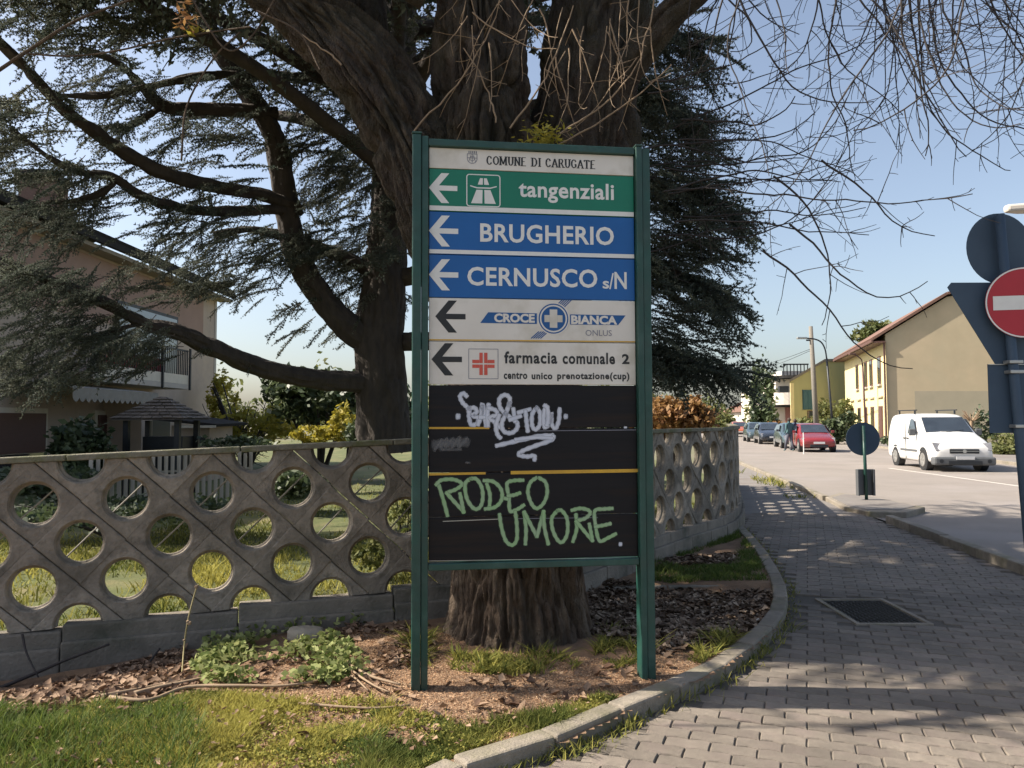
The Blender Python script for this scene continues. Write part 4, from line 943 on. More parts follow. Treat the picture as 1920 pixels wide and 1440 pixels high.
# masses of foliage, each with its bearing, spread in pixels at its distance, count
def mass(F_, px, py, rx, ry, Y, n, sc0=.7, tint=None, dY=.9, dirx=None, zr=(-.75, .1)):
    for _ in range(n):
        a, r_ = rng.uniform(0, 2 * math.pi), math.sqrt(rng.random())
        p = at(px + rx * r_ * math.cos(a), py + ry * r_ * math.sin(a), Y + rng.uniform(-dY, dY))
        d = np.array([(p.x - CB.x) if dirx is None else dirx, p.y - CB.y + rng.normal(0, 1), 0]); d /= np.linalg.norm(d) + 1e-6
        d += N3(.45); d[2] = rng.uniform(*zr); d /= np.linalg.norm(d)
        s_ = sc0 * rng.uniform(.6, 1.25); F_.spray(np.array(p) - d * s_ * .5, d, s_, tint)
for a in ((150, 40, 190, 60, 9.6, 46), (430, 50, 130, 60, 10.6, 42), (10, 260, 90, 100, 9.2, 40), (60, 330, 80, 50, 9.4, 14), (200, 150, 90, 30, 10, 8),
          (630, 230, 95, 130, 12.0, 95), (655, 400, 100, 120, 12.4, 130), (690, 540, 75, 110, 12.9, 80), (400, 300, 120, 60, 11.0, 26), (560, 480, 70, 40, 12, 24), (470, 480, 110, 60, 11.8, 36), (560, 130, 90, 90, 12, 22), (560, 600, 60, 30, 12.2, 8), (660, 30, 120, 60, 12, 26)):
    mass(fl, *a)
for a in ((370, 430, 90, 65, 10.8, 44), (310, 520, 110, 50, 10.4, 34), (60, 560, 110, 70, 9.4, 60), (130, 660, 150, 60, 9.7, 90), (30, 690, 60, 50, 9.6, 26), (90, 430, 130, 50, 9.8, 44), (290, 650, 12, 30, 10.3, 6), (440, 520, 60, 60, 11.4, 22)):
    mass(fl, *a, .62, .34 if rng.random() < .4 else .18)
for a in ((1220, 150, 85, 120, 11.8, 66), (1255, 280, 95, 85, 11.6, 68), (1275, 400, 110, 85, 11.5, 88), (1285, 520, 105, 60, 11.4, 64), (1275, 640, 105, 65, 11.3, 66), (1230, 690, 40, 40, 11.3, 14), (900, 250, 130, 120, 12.4, 36), (1050, 420, 120, 140, 12.2, 40), (900, 560, 130, 90, 12.5, 30), (1160, 80, 120, 80, 12.3, 40), (1180, 560, 80, 160, 12, 40), (740, 760, 40, 50, 13.4, 8)):
    mass(fr, *a, .8, .08, zr=(-.45, .35))
fl.emit(ced, label='grey green needle sprays on the house side'); fr.emit(ced, label='dense dark needle sprays behind the board')
# upper crown, mostly above the picture, spread towards the footpath to shade it
fu = Foliage()
for i in range(30):
    a = i * 2.399; z0 = 6.3 + i * .2; k_ = 1 - .016 * i
    tip = Vector((-2.2 + math.cos(a) * 5.2 * k_, 9.6 + math.sin(a) * 5.5, z0 + .4)) if i % 3 else Vector((-6.4 + i * .26, 6.1 + (i % 2) * .4, 6.6 + (i % 4) * .6)); base = Vector((CB.x, CB.y - .4, z0 - .8))  # every third limb is added for shade on the near footpath
    put('limb', swept([base, base.lerp(tip, .35) + Vector((0, 0, .45)), base.lerp(tip, .7) + Vector((0, 0, .35)), tip], [.13, .1, .07, .02], nseg=14, step=.25, amp=.008, seed=i), M['cedarbark'], ced, smooth=True)
    nn_ = int(12 * (tip - base).length) if i % 3 else 170
    for _ in range(nn_):
        f = rng.uniform(.2, 1.02) if i % 3 else rng.uniform(.55, 1.03); p = base.lerp(tip, f); d = (tip - base).normalized() * .7 + Vector((rng.normal(0, .9), rng.normal(0, .9), rng.uniform(-.4, .1)))
        if p.y < 5.75: continue
        if p.z < 2.3 + .57 * p.y:
            if rng.random() < .45: fu.spray(np.array(p), np.array(d), rng.uniform(.6, 1.0), tint=rng.uniform(.05, .3))
            continue
        fu.spray(np.array(p), np.array(d), rng.uniform(1.1, 1.9) * (1 if p.y > 6.0 else .6), tint=rng.uniform(0, .25), up=True)
fu.emit(ced, label='upper crown above view, spread to shade the footpath')

# ---------------------------------------------------------------- leafy shrubs and trees
def leaf_cloud(c, rx, ry, rz, n, size, clumps=40, fill=.45, hollow=.55):
    c = np.array(c, float); k = rng.normal(size=(clumps, 3)); k /= np.linalg.norm(k, axis=1)[:, None]; k *= rng.uniform(hollow, 1, (clumps, 1)) ** .6
    k *= np.array([rx, ry, rz]) * rng.uniform(.75, 1.1, (clumps, 1)); w_ = rng.integers(0, clumps, n)
    P = c + k[w_] + rng.normal(size=(n, 3)) * np.array([rx, ry, rz]) * .17 * rng.uniform(.5, 1.4, clumps)[w_][:, None]
    P[:, 2] = np.maximum(P[:, 2], .02)
    V, F = leaf_quads(P, size, flat_=.8); t_ = np.clip(rng.uniform(0, .6, clumps)[w_] + rng.uniform(-.1, .5, n), 0, 1)
    return V, F, np.repeat(t_, 4)
def shrub(name, label, cat, base, clouds, m, size, stems=5, sr=.02, group=None, smat='twig', tall=1.):
    o = thing(name, label, cat, base, 0, group); V, F, T = [], [], []; nn = 0
    for cl_ in clouds:
        v, f, t = leaf_cloud(*cl_[:4], cl_[4], size, **(cl_[5] if len(cl_) > 5 else {})); V.append(v); F.append(f + nn); T.append(t); nn += len(v)
    put('crown', mesh_np('crown', np.concatenate(V), np.concatenate(F), np.concatenate(T)), M[m], o, kind='stuff')
    c = np.array(clouds[0][0]); tw_ = Twigs()
    for i in range(stems):
        a = rng.uniform(0, 6.28); e = c + np.array([math.cos(a) * clouds[0][1] * .7, math.sin(a) * clouds[0][2] * .7, clouds[0][3] * rng.uniform(-.2, .8)]) if stems > 1 else c
        b = np.array(base) + np.array([0, 0, -.05]); t = np.linspace(0, 1, 7)[:, None]; P = b + (e - b) * t + np.array([0, 0, .1]) * np.sin(t * 3.14) * (stems > 1)
        tw_.add(P, sr, sr * .35, 5)
    put('stem' if stems > 1 else 'trunk', tw_.mesh('stem'), M[smat], o)
    return o
def G(px, py, Y):                      # ground spot under a bearing at distance Y
    p = at(px, py, Y); return (p.x, Y, .1)
def cloud(px, py, rx, ry, Y, n, **k):  # crown given by its bearing, half-sizes in pixels
    p = at(px, py, Y); s_ = Y / FOC; return ((p.x, Y, p.z), rx * s_, max(rx, ry) * s_ * .9, ry * s_, n, k)
# ================================================================ GARDEN PLANTS
shrub('evergreen_tree', 'broad evergreen tree with silvery leaves under the lowest cedar limb', 'tree', G(600, 800, 19), [cloud(600, 745, 95, 45, 19, 3600), cloud(690, 740, 60, 50, 18, 1800), cloud(540, 720, 45, 30, 19, 1000)], 'leafd', .20, 5, .07)
shrub('golden_shrub', 'bare branched shrub coming into yellow leaf beside the house corner', 'shrub', G(462, 830, 24), [cloud(418, 760, 22, 55, 26, 900), cloud(470, 800, 60, 30, 24, 1300), cloud(540, 790, 50, 28, 23, 900)], 'leafy', .17, 9, .05)
tw = Twigs()
for i in range(26):
    p = G(462, 830, 24); hang(tw, p, (rng.normal(0, .5), rng.normal(0, .3), 1.4), rng.uniform(1.5, 2.6), .03, 1, -.05, .3, 5)
bt = thing('bare_tree', 'small bare fan shaped tree in the sunny garden beyond the wall', 'tree', G(462, 830, 24)); put('branch', tw.mesh('branch'), M['twig'], bt)
shrub('forsythia_bush', 'bright yellow bush next to the cedar trunk', 'shrub', G(645, 820, 16), [cloud(645, 800, 24, 38, 16, 700), cloud(590, 815, 40, 18, 16, 500)], 'leafy', .12, 5, .02)
shrub('low_shrub', 'low dark shrub along the sunny garden edge', 'shrub', G(455, 840, 16), [cloud(450, 832, 62, 16, 15, 900), cloud(690, 808, 40, 22, 14, 700)], 'leafd', .12, 5, .02)
shrub('camellia_bush', 'rounded dark green bush in front of the house windows', 'shrub', G(155, 860, 14), [cloud(155, 840, 56, 50, 14, 1700)], 'leafd', .15, 6, .03)
shrub('dark_hedge', 'dark hedge seen through the upper wall openings', 'hedge', G(130, 900, 12.5), [cloud(60, 900, 110, 28, 12, 2200), cloud(560, 905, 60, 24, 12.5, 1000)], 'leafd', .14, 8, .03)
shrub('shade_hedge', 'added low dark hedge standing in for garden shade behind the wall', 'hedge', G(240, 960, 9.6), [cloud(150, 962, 150, 26, 9.4, 1500), cloud(330, 950, 110, 20, 9.8, 1100)], 'leafd', .09, 8, .02)  # added hedge; its dark leaves stand in for shade on the lawn
shrub('rose_bush', 'small bushy plant seen through a lower wall opening', 'shrub', G(760, 960, 7.6), [cloud(765, 955, 35, 45, 7.6, 420), cloud(690, 1035, 40, 30, 7.3, 380)], 'leafg', .07, 6, .01)
shrub('copper_hedge', 'clipped copper brown hedge rising above the far part of the wall', 'hedge', G(1270, 830, 16), [cloud(1255, 785, 60, 36, 16, 3800), cloud(1300, 782, 34, 30, 16, 1500), cloud(1215, 775, 50, 36, 16.5, 1200)], 'leafr', .13, 8, .03)
shrub('garden_thicket', 'dark shrubbery filling the garden between cedar and copper hedge', 'shrub', G(1050, 820, 17), [cloud(950, 800, 150, 50, 17, 2600), cloud(1120, 790, 90, 60, 18, 1800), cloud(750, 790, 60, 50, 18, 1200)], 'leafd', .2, 8, .04)
V_, F_, T_ = [], [], []; nn = 0
for i in range(46):
    x_ = -70 + i * 2.6 + rng.normal(0, 1); y_ = 78 + rng.normal(0, 6)
    if x_ > 14: y_ += 25
    h_ = rng.uniform(2.2, 4.2); v, f, t = leaf_cloud((x_, y_, h_ * .8), 2.6, 2.6, h_, 420, .6); V_.append(v); F_.append(f + nn); T_.append(t); nn += len(v)
o = put('far_trees', mesh_np('far_trees', np.concatenate(V_), np.concatenate(F_), np.concatenate(T_)), M['leafg']); tag(o, 'hazy belt of trees closing the view beyond the gardens', 'trees'); o['kind'] = 'stuff'
# bright lawn tufts and clumps beyond the wall
def blades(P, h, wd, lean=.5, seg=1):
    n = len(P); a = rng.uniform(0, 2 * np.pi, n); b = np.stack([np.cos(a), np.sin(a), np.zeros(n)], 1); hh = (h * rng.uniform(.5, 1.3, n) * (.35 + 1.3 * vn(P[:, 0] * 4.5, P[:, 1] * 4.5, 6)))[:, None]
    tip = P + np.array([0, 0, 1.]) * hh + rng.normal(size=(n, 3)) * np.array([1, 1, .15]) * hh * lean
    mid_ = P * .5 + tip * .5 + np.array([0, 0, 1.]) * hh * .12
    w_ = wd * rng.uniform(.6, 1.3, n)[:, None]
    V = np.stack([P - b * w_, P + b * w_, mid_ + b * w_ * .7, tip, mid_ - b * w_ * .7], 1).reshape(-1, 3)
    base = np.arange(n)[:, None] * 5
    return V, base
def blade_mesh(name, P, h, wd, lean=.5, tint=None):
    V, base = blades(P, h, wd, lean); n = len(P)
    F = np.concatenate([base + np.array([0, 1, 2]), base + np.array([0, 2, 4]), base + np.array([4, 2, 3])])
    T = np.repeat(rng.random(n) if tint is None else tint, 5); return mesh_np(name, V, F, T)
xx = rng.uniform(-7, 3.5, 60000); yy_ = 5.4 + rng.gamma(1.6, 2.4, 60000)
ok = yy_ > (5.302 + (xx + 3.268) * .337) + .1; ok &= ~((xx > .1) & (yy_ < 6.5 + (xx - .1) * 1.5)); dens = vn(xx * 1.1, yy_ * 1.1, 2.); ok &= dens + rng.uniform(-.25, .25, len(xx)) > .36
P = np.stack([xx[ok], yy_[ok], np.full(ok.sum(), .09)], 1)
o = put('lawn_grass', blade_mesh('lawn_grass', P, .07, .008, .6, np.clip(vn(P[:, 0], P[:, 1], 5) * 1.5 - .2 + rng.normal(0, .2, len(P)), 0, 1)), M['grass']); tag(o, 'sunlit patchy grass of the garden beyond the wall', 'grass'); o['kind'] = 'stuff'

# ================================================================ GROUND COVER ON THE BED
def region(polys_px, n, z=.0):
    """n random places inside polygons given as bearings on the ground"""
    out = []
    for poly in polys_px:
        W = [gp(x, y, .055) for x, y in poly]; W = [(p.x, p.y) for p in W]; A = np.array(W); mn, mx = A.min(0), A.max(0)
        a_ = abs(sum(W[i - 1][0] * W[i][1] - W[i][0] * W[i - 1][1] for i in range(len(W)))) / 2
        out.append((W, mn, mx, a_))
    tot_ = sum(o_[3] for o_ in out); R_ = []
    for W, mn, mx, a_ in out:
        k = int(n * a_ / tot_ * ((mx - mn).prod() / max(a_, 1e-6))); q = mn + rng.random((k, 2)) * (mx - mn); R_.append(q[inside(q, W)])
    q = np.concatenate(R_); q = q[inside(q, [(p.x, p.y) for p in bed])]; KL = np.array([(p.x, p.y) for p in resample(kerb_line, .05)])
    q = q[np.array([((KL - a) ** 2).sum(1).min() for a in q]) > .135 ** 2] if len(q) else q; return np.c_[q, bed_height(q[:, 0], q[:, 1])]
def soft(P, f=2., lo=.4, amp=.25, z=1.): 
    d = vn(P[:, 0] * f, P[:, 1] * f, z); return P[d + rng.uniform(-amp, amp, len(P)) > lo]
def ground_stuff(name, me_, m, label, cat):
    o = put(name, me_, M[m]); tag(o, label, cat); o['kind'] = 'stuff'; return o
def curled(P, size):
    n = len(P); a = rng.uniform(0, 2 * np.pi, n); s_ = size * rng.uniform(.5, 1.2, n); u = np.stack([np.cos(a), np.sin(a), rng.normal(0, .35, n)], 1); v = np.stack([-np.sin(a), np.cos(a), rng.normal(0, .35, n)], 1); c = P + np.array([0, 0, .012])
    k = lambda x, y, z: c + u * (x * s_)[:, None] + v * (y * s_)[:, None] + np.array([0, 0, 1.]) * (z * s_)[:, None]
    o1 = np.ones(n); cu = rng.uniform(.1, .45, n)
    V = np.stack([k(-.5 * o1, 0 * o1, cu * .6), k(-.1 * o1, -.33 * o1, cu), k(.5 * o1, 0 * o1, cu * .5), k(-.1 * o1, .33 * o1, cu), k(0 * o1, 0 * o1, 0 * o1)], 1).reshape(-1, 3); b_ = np.arange(n)[:, None] * 5
    return V, np.concatenate([b_ + np.array(q) for q in ([0, 1, 4], [1, 2, 4], [2, 3, 4], [3, 0, 4])])
Pg = region([[(-60, 1345), (130, 1335), (330, 1315), (430, 1308), (560, 1320), (700, 1318), (760, 1340), (860, 1352), (760, 1385), (640, 1400), (560, 1460), (560, 1640), (-400, 1640)]], 74000)
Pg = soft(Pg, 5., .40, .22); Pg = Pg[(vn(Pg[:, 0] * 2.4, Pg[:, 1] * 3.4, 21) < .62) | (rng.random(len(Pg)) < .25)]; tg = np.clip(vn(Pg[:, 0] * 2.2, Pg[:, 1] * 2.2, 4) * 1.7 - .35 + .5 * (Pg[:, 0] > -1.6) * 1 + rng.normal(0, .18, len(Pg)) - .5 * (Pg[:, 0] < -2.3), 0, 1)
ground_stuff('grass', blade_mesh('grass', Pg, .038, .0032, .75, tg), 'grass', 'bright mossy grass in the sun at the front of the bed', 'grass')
Pl = region([[(-100, 1345), (120, 1340), (330, 1320), (400, 1400), (300, 1640), (-400, 1640)]], 16000); Pl = soft(Pl, 3., .42, .2, 8)
ground_stuff('long_grass', blade_mesh('long_grass', Pl, .065, .0028, .55), 'grassd', 'longer dark green grass at the corner of the bed', 'grass')
Pr = region([[(850, 1362), (1000, 1345), (1120, 1310), (1215, 1318), (1190, 1338), (1075, 1392), (915, 1438), (840, 1560), (620, 1560), (700, 1410)]], 36000); Pr = soft(Pr, 4, .44, .2, 5)
ground_stuff('verge_grass', blade_mesh('verge_grass', Pr, .04, .003, .7, np.clip(vn(Pr[:, 0] * 5, Pr[:, 1] * 5, 1) * 1.3 - .3 + rng.normal(0, .15, len(Pr)), 0, 1)), 'grass', 'grass growing along the kerb below the board', 'grass')
Pm = region([[(560, 1400), (700, 1340), (860, 1352), (760, 1400), (640, 1560), (500, 1560)]], 7000); Pm = soft(Pm, 5, .5, .2, 2)
ground_stuff('sparse_grass', blade_mesh('sparse_grass', Pm, .03, .003, .8), 'grassd', 'sparse grass on the bare patch in front of the board', 'grass')
Pc0 = soft(region([[(-60, 1345), (130, 1335), (330, 1315), (430, 1306), (560, 1318), (700, 1316), (760, 1338), (860, 1352), (1000, 1342), (1120, 1310), (1200, 1320), (1075, 1388), (915, 1438), (840, 1560), (560, 1640), (-400, 1640)]], 30000), 6, .45, .2, 12)
Pc0[:, 2] += rng.uniform(.004, .03, len(Pc0)); V, F = leaf_quads(Pc0, .017, flat_=.35, asp=.8)
ground_stuff('clover', mesh_np('clover', V, F, np.repeat(np.clip(rng.normal(.55, .3, len(Pc0)), 0, 1), 4)), 'grass', 'small leaved moss and clover among the grass', 'clover')
Pd2 = region([[(-60, 1345), (330, 1315), (760, 1338), (1120, 1310), (1075, 1388), (840, 1560), (-400, 1640)]], 420)
Pd2[:, 2] += .03; V, F = curled(Pd2, .035); ground_stuff('scattered_leaves', mesh_np('scattered_leaves', V, F, np.repeat(rng.random(len(Pd2)), 5)), 'dead', 'a few dry leaves scattered over the grass', 'dead leaves')
# weeds at the trunk foot, behind the right post, on the strip and by the kerb
Pw = region([[(845, 1262), (850, 1235), (960, 1228), (1090, 1235), (1080, 1262), (960, 1275)], [(1110, 1240), (1130, 1185), (1200, 1180), (1215, 1240), (1160, 1262)], [(1290, 1245), (1330, 1200), (1400, 1190), (1395, 1225), (1330, 1255)], [(760, 1210), (800, 1200), (810, 1260), (765, 1260)]], 5200)
ground_stuff('weeds', blade_mesh('weeds', soft(Pw, 7, .42, .2), .055, .006, 1.1), 'grass', 'tufts of weeds round the foot of the trunk and post', 'weeds')
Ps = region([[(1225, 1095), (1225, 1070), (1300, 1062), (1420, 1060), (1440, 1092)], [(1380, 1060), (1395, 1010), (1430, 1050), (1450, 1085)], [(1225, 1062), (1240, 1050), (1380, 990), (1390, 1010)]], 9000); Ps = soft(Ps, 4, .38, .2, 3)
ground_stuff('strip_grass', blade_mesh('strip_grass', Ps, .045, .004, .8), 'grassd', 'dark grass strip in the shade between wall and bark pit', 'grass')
Pk = np.array([[p.x + rng.normal(.035, .03), p.y + rng.normal(0, .05), .0] for p in kerb_line for _ in range(36) if rng.random() < .35 + .65 * (1.3 < p.y < 4.2 or 5 < p.y < 5.4)])
ground_stuff('kerb_weeds', blade_mesh('kerb_weeds', Pk, .045, .004, .8), 'grass', 'weeds sprouting in the joint along the kerb', 'weeds')
Pi2 = np.array([[*(np.array(isl)[rng.integers(7)] * rng.uniform(.2, .95) + np.array([cxi, cyi]) * 0)] for _ in range(10)])
lawnfar = np.array([[x_, y_] for x_, y_ in zip(rng.uniform(5.3, 9, 9000), rng.uniform(12.9, 30, 9000))]); le = 6.13 + (lawnfar[:, 1] - 15.3) * .161
Pe = lawnfar[(abs(lawnfar[:, 0] - (le - .35)) < .3) & (lawnfar[:, 1] > 15.6)]; Pe = Pe[vn(Pe[:, 0] * 1.5, Pe[:, 1] * .6) > .5]
ground_stuff('dry_verge_grass', blade_mesh('dry_verge_grass', np.c_[Pe, np.zeros(len(Pe))], .12, .012, .7), 'grass', 'dry yellow grass along the sunlit road kerb', 'grass')
# ivy / periwinkle leaves
Pi = region([[(355, 1262), (375, 1225), (430, 1208), (520, 1192), (610, 1200), (655, 1225), (690, 1262), (700, 1290), (560, 1300), (470, 1300), (385, 1300)]], 4200); Pi = soft(Pi, 3.6, .50, .2); Pi = np.r_[Pi, soft(region([[(380, 1215), (390, 1170), (520, 1145), (640, 1140), (760, 1130), (790, 1160), (640, 1185), (520, 1192)]], 1300), 4, .42)]
ps_ = gp(573, 1196, .06); Pi = Pi[np.hypot(Pi[:, 0] - ps_.x, Pi[:, 1] - ps_.y + .05) > .2]
Pi[:, 2] += rng.uniform(.02, .10, len(Pi)); V, F = leaf_quads(Pi, .046, flat_=.45, asp=.75)
ground_stuff('ivy', mesh_np('ivy', V, F, np.repeat(np.clip(rng.normal(.4, .35, len(Pi)), 0, 1), 4)), 'ivy', 'patch of light green ivy leaves on the bed by the wall', 'ivy')
# curled dead leaves
Pd = region([[(-500, 1420), (-500, 1300), (60, 1265), (340, 1200), (390, 1240), (380, 1290), (330, 1310), (130, 1345)]], 3600); Pd = np.r_[Pd, soft(region([[(400, 1300), (640, 1180), (800, 1150), (820, 1250), (700, 1300)]], 900), 3, .4), soft(region([[(560, 1400), (640, 1300), (850, 1290), (1250, 1250), (1330, 1260), (1100, 1330), (700, 1420)]], 260), 3, .45)]
V, F = curled(Pd, .065); ground_stuff('dead_leaves', mesh_np('dead_leaves', V, F, np.repeat(rng.random(len(Pd)) ** 1.5, 5)), 'dead', 'curled brown dead leaves heaped below the wall', 'dead leaves')
# litter of cedar needles on the bare soil
Pn = region([[(380, 1300), (640, 1180), (830, 1180), (1100, 1240), (1330, 1230), (1330, 1290), (1210, 1340), (860, 1360), (640, 1420), (560, 1600), (300, 1600), (500, 1330)], [(640, 1560), (860, 1360), (1080, 1395), (930, 1440), (850, 1560)]], 52000)
V, F = leaf_quads(Pn + np.array([0, 0, .004]), .016, flat_=.25, asp=.3); ground_stuff('needle_litter', mesh_np('needle_litter', V, F, np.repeat(rng.random(len(Pn)) ** 1.3, 4)), 'litter', 'orange brown litter on the sunlit soil round the board', 'litter')
Pc = region([[(1105, 1195), (1105, 1090), (1230, 1100), (1450, 1102), (1465, 1160), (1400, 1200), (1250, 1240)], [(1230, 1066), (1250, 1050), (1380, 1040), (1400, 1060)]], 5200)
V, F = curled(Pc, .06); ground_stuff('bark_chips', mesh_np('bark_chips', V, F, np.repeat(rng.random(len(Pc)) ** 2, 5)), 'chips', 'greyish bark chips and dead leaves in the shaded pit', 'bark chips')
# twigs and bigger pieces lying about
def stick(pts, r, label, m='twiglit', z=.035):
    P = [gp(x, y, .06) if len(q) == 0 else at(x, y, q[0]) for x, y, *q in pts]
    for p_, q in zip(P, pts):
        if len(q) == 2: p_.z = float(bed_height(p_.x, p_.y)) + .03
    P = smooth_path(P, 4)
    o = put('fallen_twig' , MB().tube(P, [r * 1.45 * (1 - .5 * i / len(P)) for i in range(len(P))], 6), M[m], smooth=True); return tag(o, label, 'twig', 'fallen twigs on the bed')
stick([(205, 1322), (280, 1325), (350, 1303), (440, 1303), (540, 1300), (640, 1285)], .009, 'long pale twig lying along the edge of the sunny grass')
stick([(250, 1310), (300, 1298), (360, 1288), (420, 1272)], .010, 'pale twig pointing towards the ivy patch')
stick([(190, 1316), (260, 1302), (330, 1286), (365, 1275)], .008, 'pale twig lying on the edge of the dead leaves')
stick([(640, 1215), (650, 1250), (690, 1280), (750, 1298)], .009, 'curved light twig between ivy and left post')
stick([(640, 1250), (665, 1275), (700, 1300), (730, 1310)], .006, 'thin curved twig beside the left post')
stick([(628, 1230), (640, 1262), (668, 1290), (690, 1308)], .006, 'second thin curved twig beside the ivy')
stick([(560, 1330), (690, 1340), (770, 1335)], .006, 'short twig on the bare soil before the board')
stick([(0, 1290, 5.0), (60, 1265, 5.05), (130, 1235, 5.1), (205, 1208, 5.15)], .010, 'long thin stick leaning against the wall base', 'twig')
stick([(42, 1190, 5.15), (50, 1225, 5.05), (72, 1270, 4.95)], .006, 'short upright stick by the leaning stick', 'twig')
stick([(300, 1215, 5.25), (282, 1240, 5.2), (262, 1280, 5.1)], .006, 'forked stick among the dead leaves', 'twig')
sap = thing('sapling', 'thin bare sapling stem rising in front of the wall', 'plant', gp(340, 1280))
P = [gp(340, 1280), at(345, 1215, 5.05), at(352, 1165, 5.05), at(366, 1110, 5.1), at(372, 1096, 5.1)]
put('stem', MB().tube(smooth_path(P, 5), .005, 7), mat('sapling_bark', (.30, .25, .12), (.2, .17, .08), .8, 20), sap, smooth=True)
bd_ = MB()
for (x, y, s_) in ((345, 1200, .007), (352, 1165, .009), (355, 1168, .012), (368, 1100, .011)):
    p = at(x, y, 5.04); bd_.box(p.x - s_, p.y - .01, p.z - s_, p.x + s_, p.y + .01, p.z + s_ * .8)
put('bud', bd_, M['twiglit'], sap, bevel=.006)
# stone
import bmesh
bm = bmesh.new(); bmesh.ops.create_icosphere(bm, subdivisions=4, radius=1)
for v in bm.verts:
    c_ = v.co; k = (abs(c_.x) ** 3.5 + abs(c_.y) ** 3.5 + abs(c_.z) ** 3.5) ** (-1 / 3.5); v.co = Vector((c_.x * .125, c_.y * .085, c_.z * .052)) * k * (1 + .18 * (float(vn(c_.x * 2, c_.y * 2, c_.z * 2)) - .5))
me_ = bpy.data.meshes.new('stone'); bm.to_mesh(me_); bm.free(); me_.materials.append(M['stone'])
p = gp(573, 1196, .06); o = put('stone', me_, None, smooth=True, world=False); o.location = (p.x, p.y, float(bed_height(p.x, p.y)) + .03); o.rotation_euler = (0, R(4), R(8)); tag(o, 'pale squared stone half buried beside the ivy', 'stone')
# scraps of litter seen in the pit
for x, y, s_, lab in ((1422, 1163, .022, 'small white scrap of paper in the bark pit'), (1300, 1238, .03, 'pale scrap lying on the soil by the right post'), (1285, 1058, .035, 'white scrap on the ground below the far wall')):
    p = gp(x, y, .04); a = rng.uniform(0, 6); o = put('paper_scrap', MB().slab([(p.x + s_ * math.cos(a + t) * (1 if i % 2 else .7), p.y + s_ * math.sin(a + t), .045 + .01 * math.sin(t * 2 + a)) for i, t in enumerate((0, 1.2, 2.2, 3.4, 4.6, 5.5))], .002), M['pw']); tag(o, lab, 'litter')

# ================================================================ HOUSE ON THE LEFT
HA = (-10.9, 28.2); HDv = Vector((-.018, -1)).normalized(); HD = (HDv.x, HDv.y)        # facade runs from the far corner towards the viewer
hs = thing('house', 'two storey beige house with balcony, awning and dark roof behind the cedar', 'house', (HA[0], HA[1], 0), math.atan2(HDv.y, HDv.x))
# local frame: x along the facade towards the viewer, y = out of the facade is +y (towards the street, +X)
def hp(px, py, out=0.):
    A2 = (HA[0] - HDv.y * out, HA[1] + HDv.x * out); return onwall(px, py, A2, HD)
Lh = 17.5
def hbox(name, x0, x1, y0, y1, z0, z1, m, par=None, **k): return put(name, MB().box(x0, y0, z0, x1, y1, z1), M[m], par or hs, world=False, **k)
wall_h = hbox('wall', 0, Lh, -9, 0, -.5, 6.3, 'hwall')
hbox('upper_band', 1.2, Lh + .01, .003, .03, 4.3, 5.95, 'hpink', wall_h)
hbox('lit_corner_strip', -.015, .16, -.2, .02, -.5, 6.2, 'hband')  # pale corner strip; its lit look is put into the colour
put('roof', MB().slab([(-.3, .5, 6.30), (Lh + 1, .5, 6.30), (Lh + 1, -4.6, 8.4), (-.3, -4.6, 8.4)], .16).slab([(Lh + 1, -10, 6.3), (-.3, -10, 6.3), (-.3, -4.6, 8.39), (Lh + 1, -4.6, 8.39)], .16), M['roofdark'], hs, world=False)
hbox('gutter', -.3, Lh + 1, .5, .62, 6.16, 6.32, 'roofdark'); hbox('soffit', -.25, Lh + .9, .02, .49, 6.02, 6.12, 'soffit')
x_, z_ = hp(168, 430, -1.5)
ch = hbox('chimney', x_ - .55, x_ + .55, -3.3, -2.5, 6.2, 8.75, 'brick'); hbox('chimney_cap', x_ - .68, x_ + .68, -3.42, -2.38, 8.76, 8.9, 'roofdark', ch)
# balcony
xb0, _ = hp(355, 690, 1.1); xb1, _ = hp(170, 690, 1.1)
bal = hbox('balcony', xb0, xb1, .0, 1.1, 2.58, 2.72, 'hband')
hbox('parapet', xb0 + .03, xb1, 1.0, 1.09, 2.724, 3.0, 'cream', bal)
rl = MB(); rl.box(xb0, 1.02, 3.72, xb1, 1.07, 3.77)
n_ = 44
for i in range(n_ + 1):
    x = xb0 + (xb1 - xb0) * i / n_; rl.box(x - .012, 1.03, 3.0, x + .012, 1.055, 3.72)
put('railing', rl, M['iron'], bal, world=False)
for x in (xb0, (xb0 + xb1) * .33 + xb0 * .34, xb1): hbox('railing_post', x - .035, x + .035, 1.10, 1.15, 2.55, 3.82, 'iron', bal)
hbox('red_cloth', xb0 + 1.2, xb1 - .8, .90, .93, 3.0, 3.4, 'redcloth', bal)
xw0, _ = hp(330, 680); xw1, _ = hp(215, 680)
bw = hbox('balcony_door', xw0, xw1, .002, .05, 2.72, 5.0, 'iron'); hbox('pane', xw0 + .1, xw1 - .1, .052, .06, 2.8, 4.9, 'glass', bw)
# scalloped awning under the balcony
xa0, _ = hp(283, 740, 1.3); xa1, _ = hp(120, 740, 1.3)
aw = MB(); aw.slab([(xa0, .1, 2.55), (xa1, .1, 2.55), (xa1, 1.5, 2.36), (xa0, 1.5, 2.36)], .015)
k = 16
for i in range(k):
    a, b = xa0 + (xa1 - xa0) * i / k, xa0 + (xa1 - xa0) * (i + 1) / k
    pts = [(a, 1.5, 2.345)] + [(a + (b - a) * t, 1.5, 2.13 - .09 * math.sin(math.pi * t)) for t in (0, .25, .5, .75, 1)] + [(b, 1.5, 2.345)]
    aw.slab(pts[::-1], .012)
put('awning', aw, M['awning'], hs, world=False)
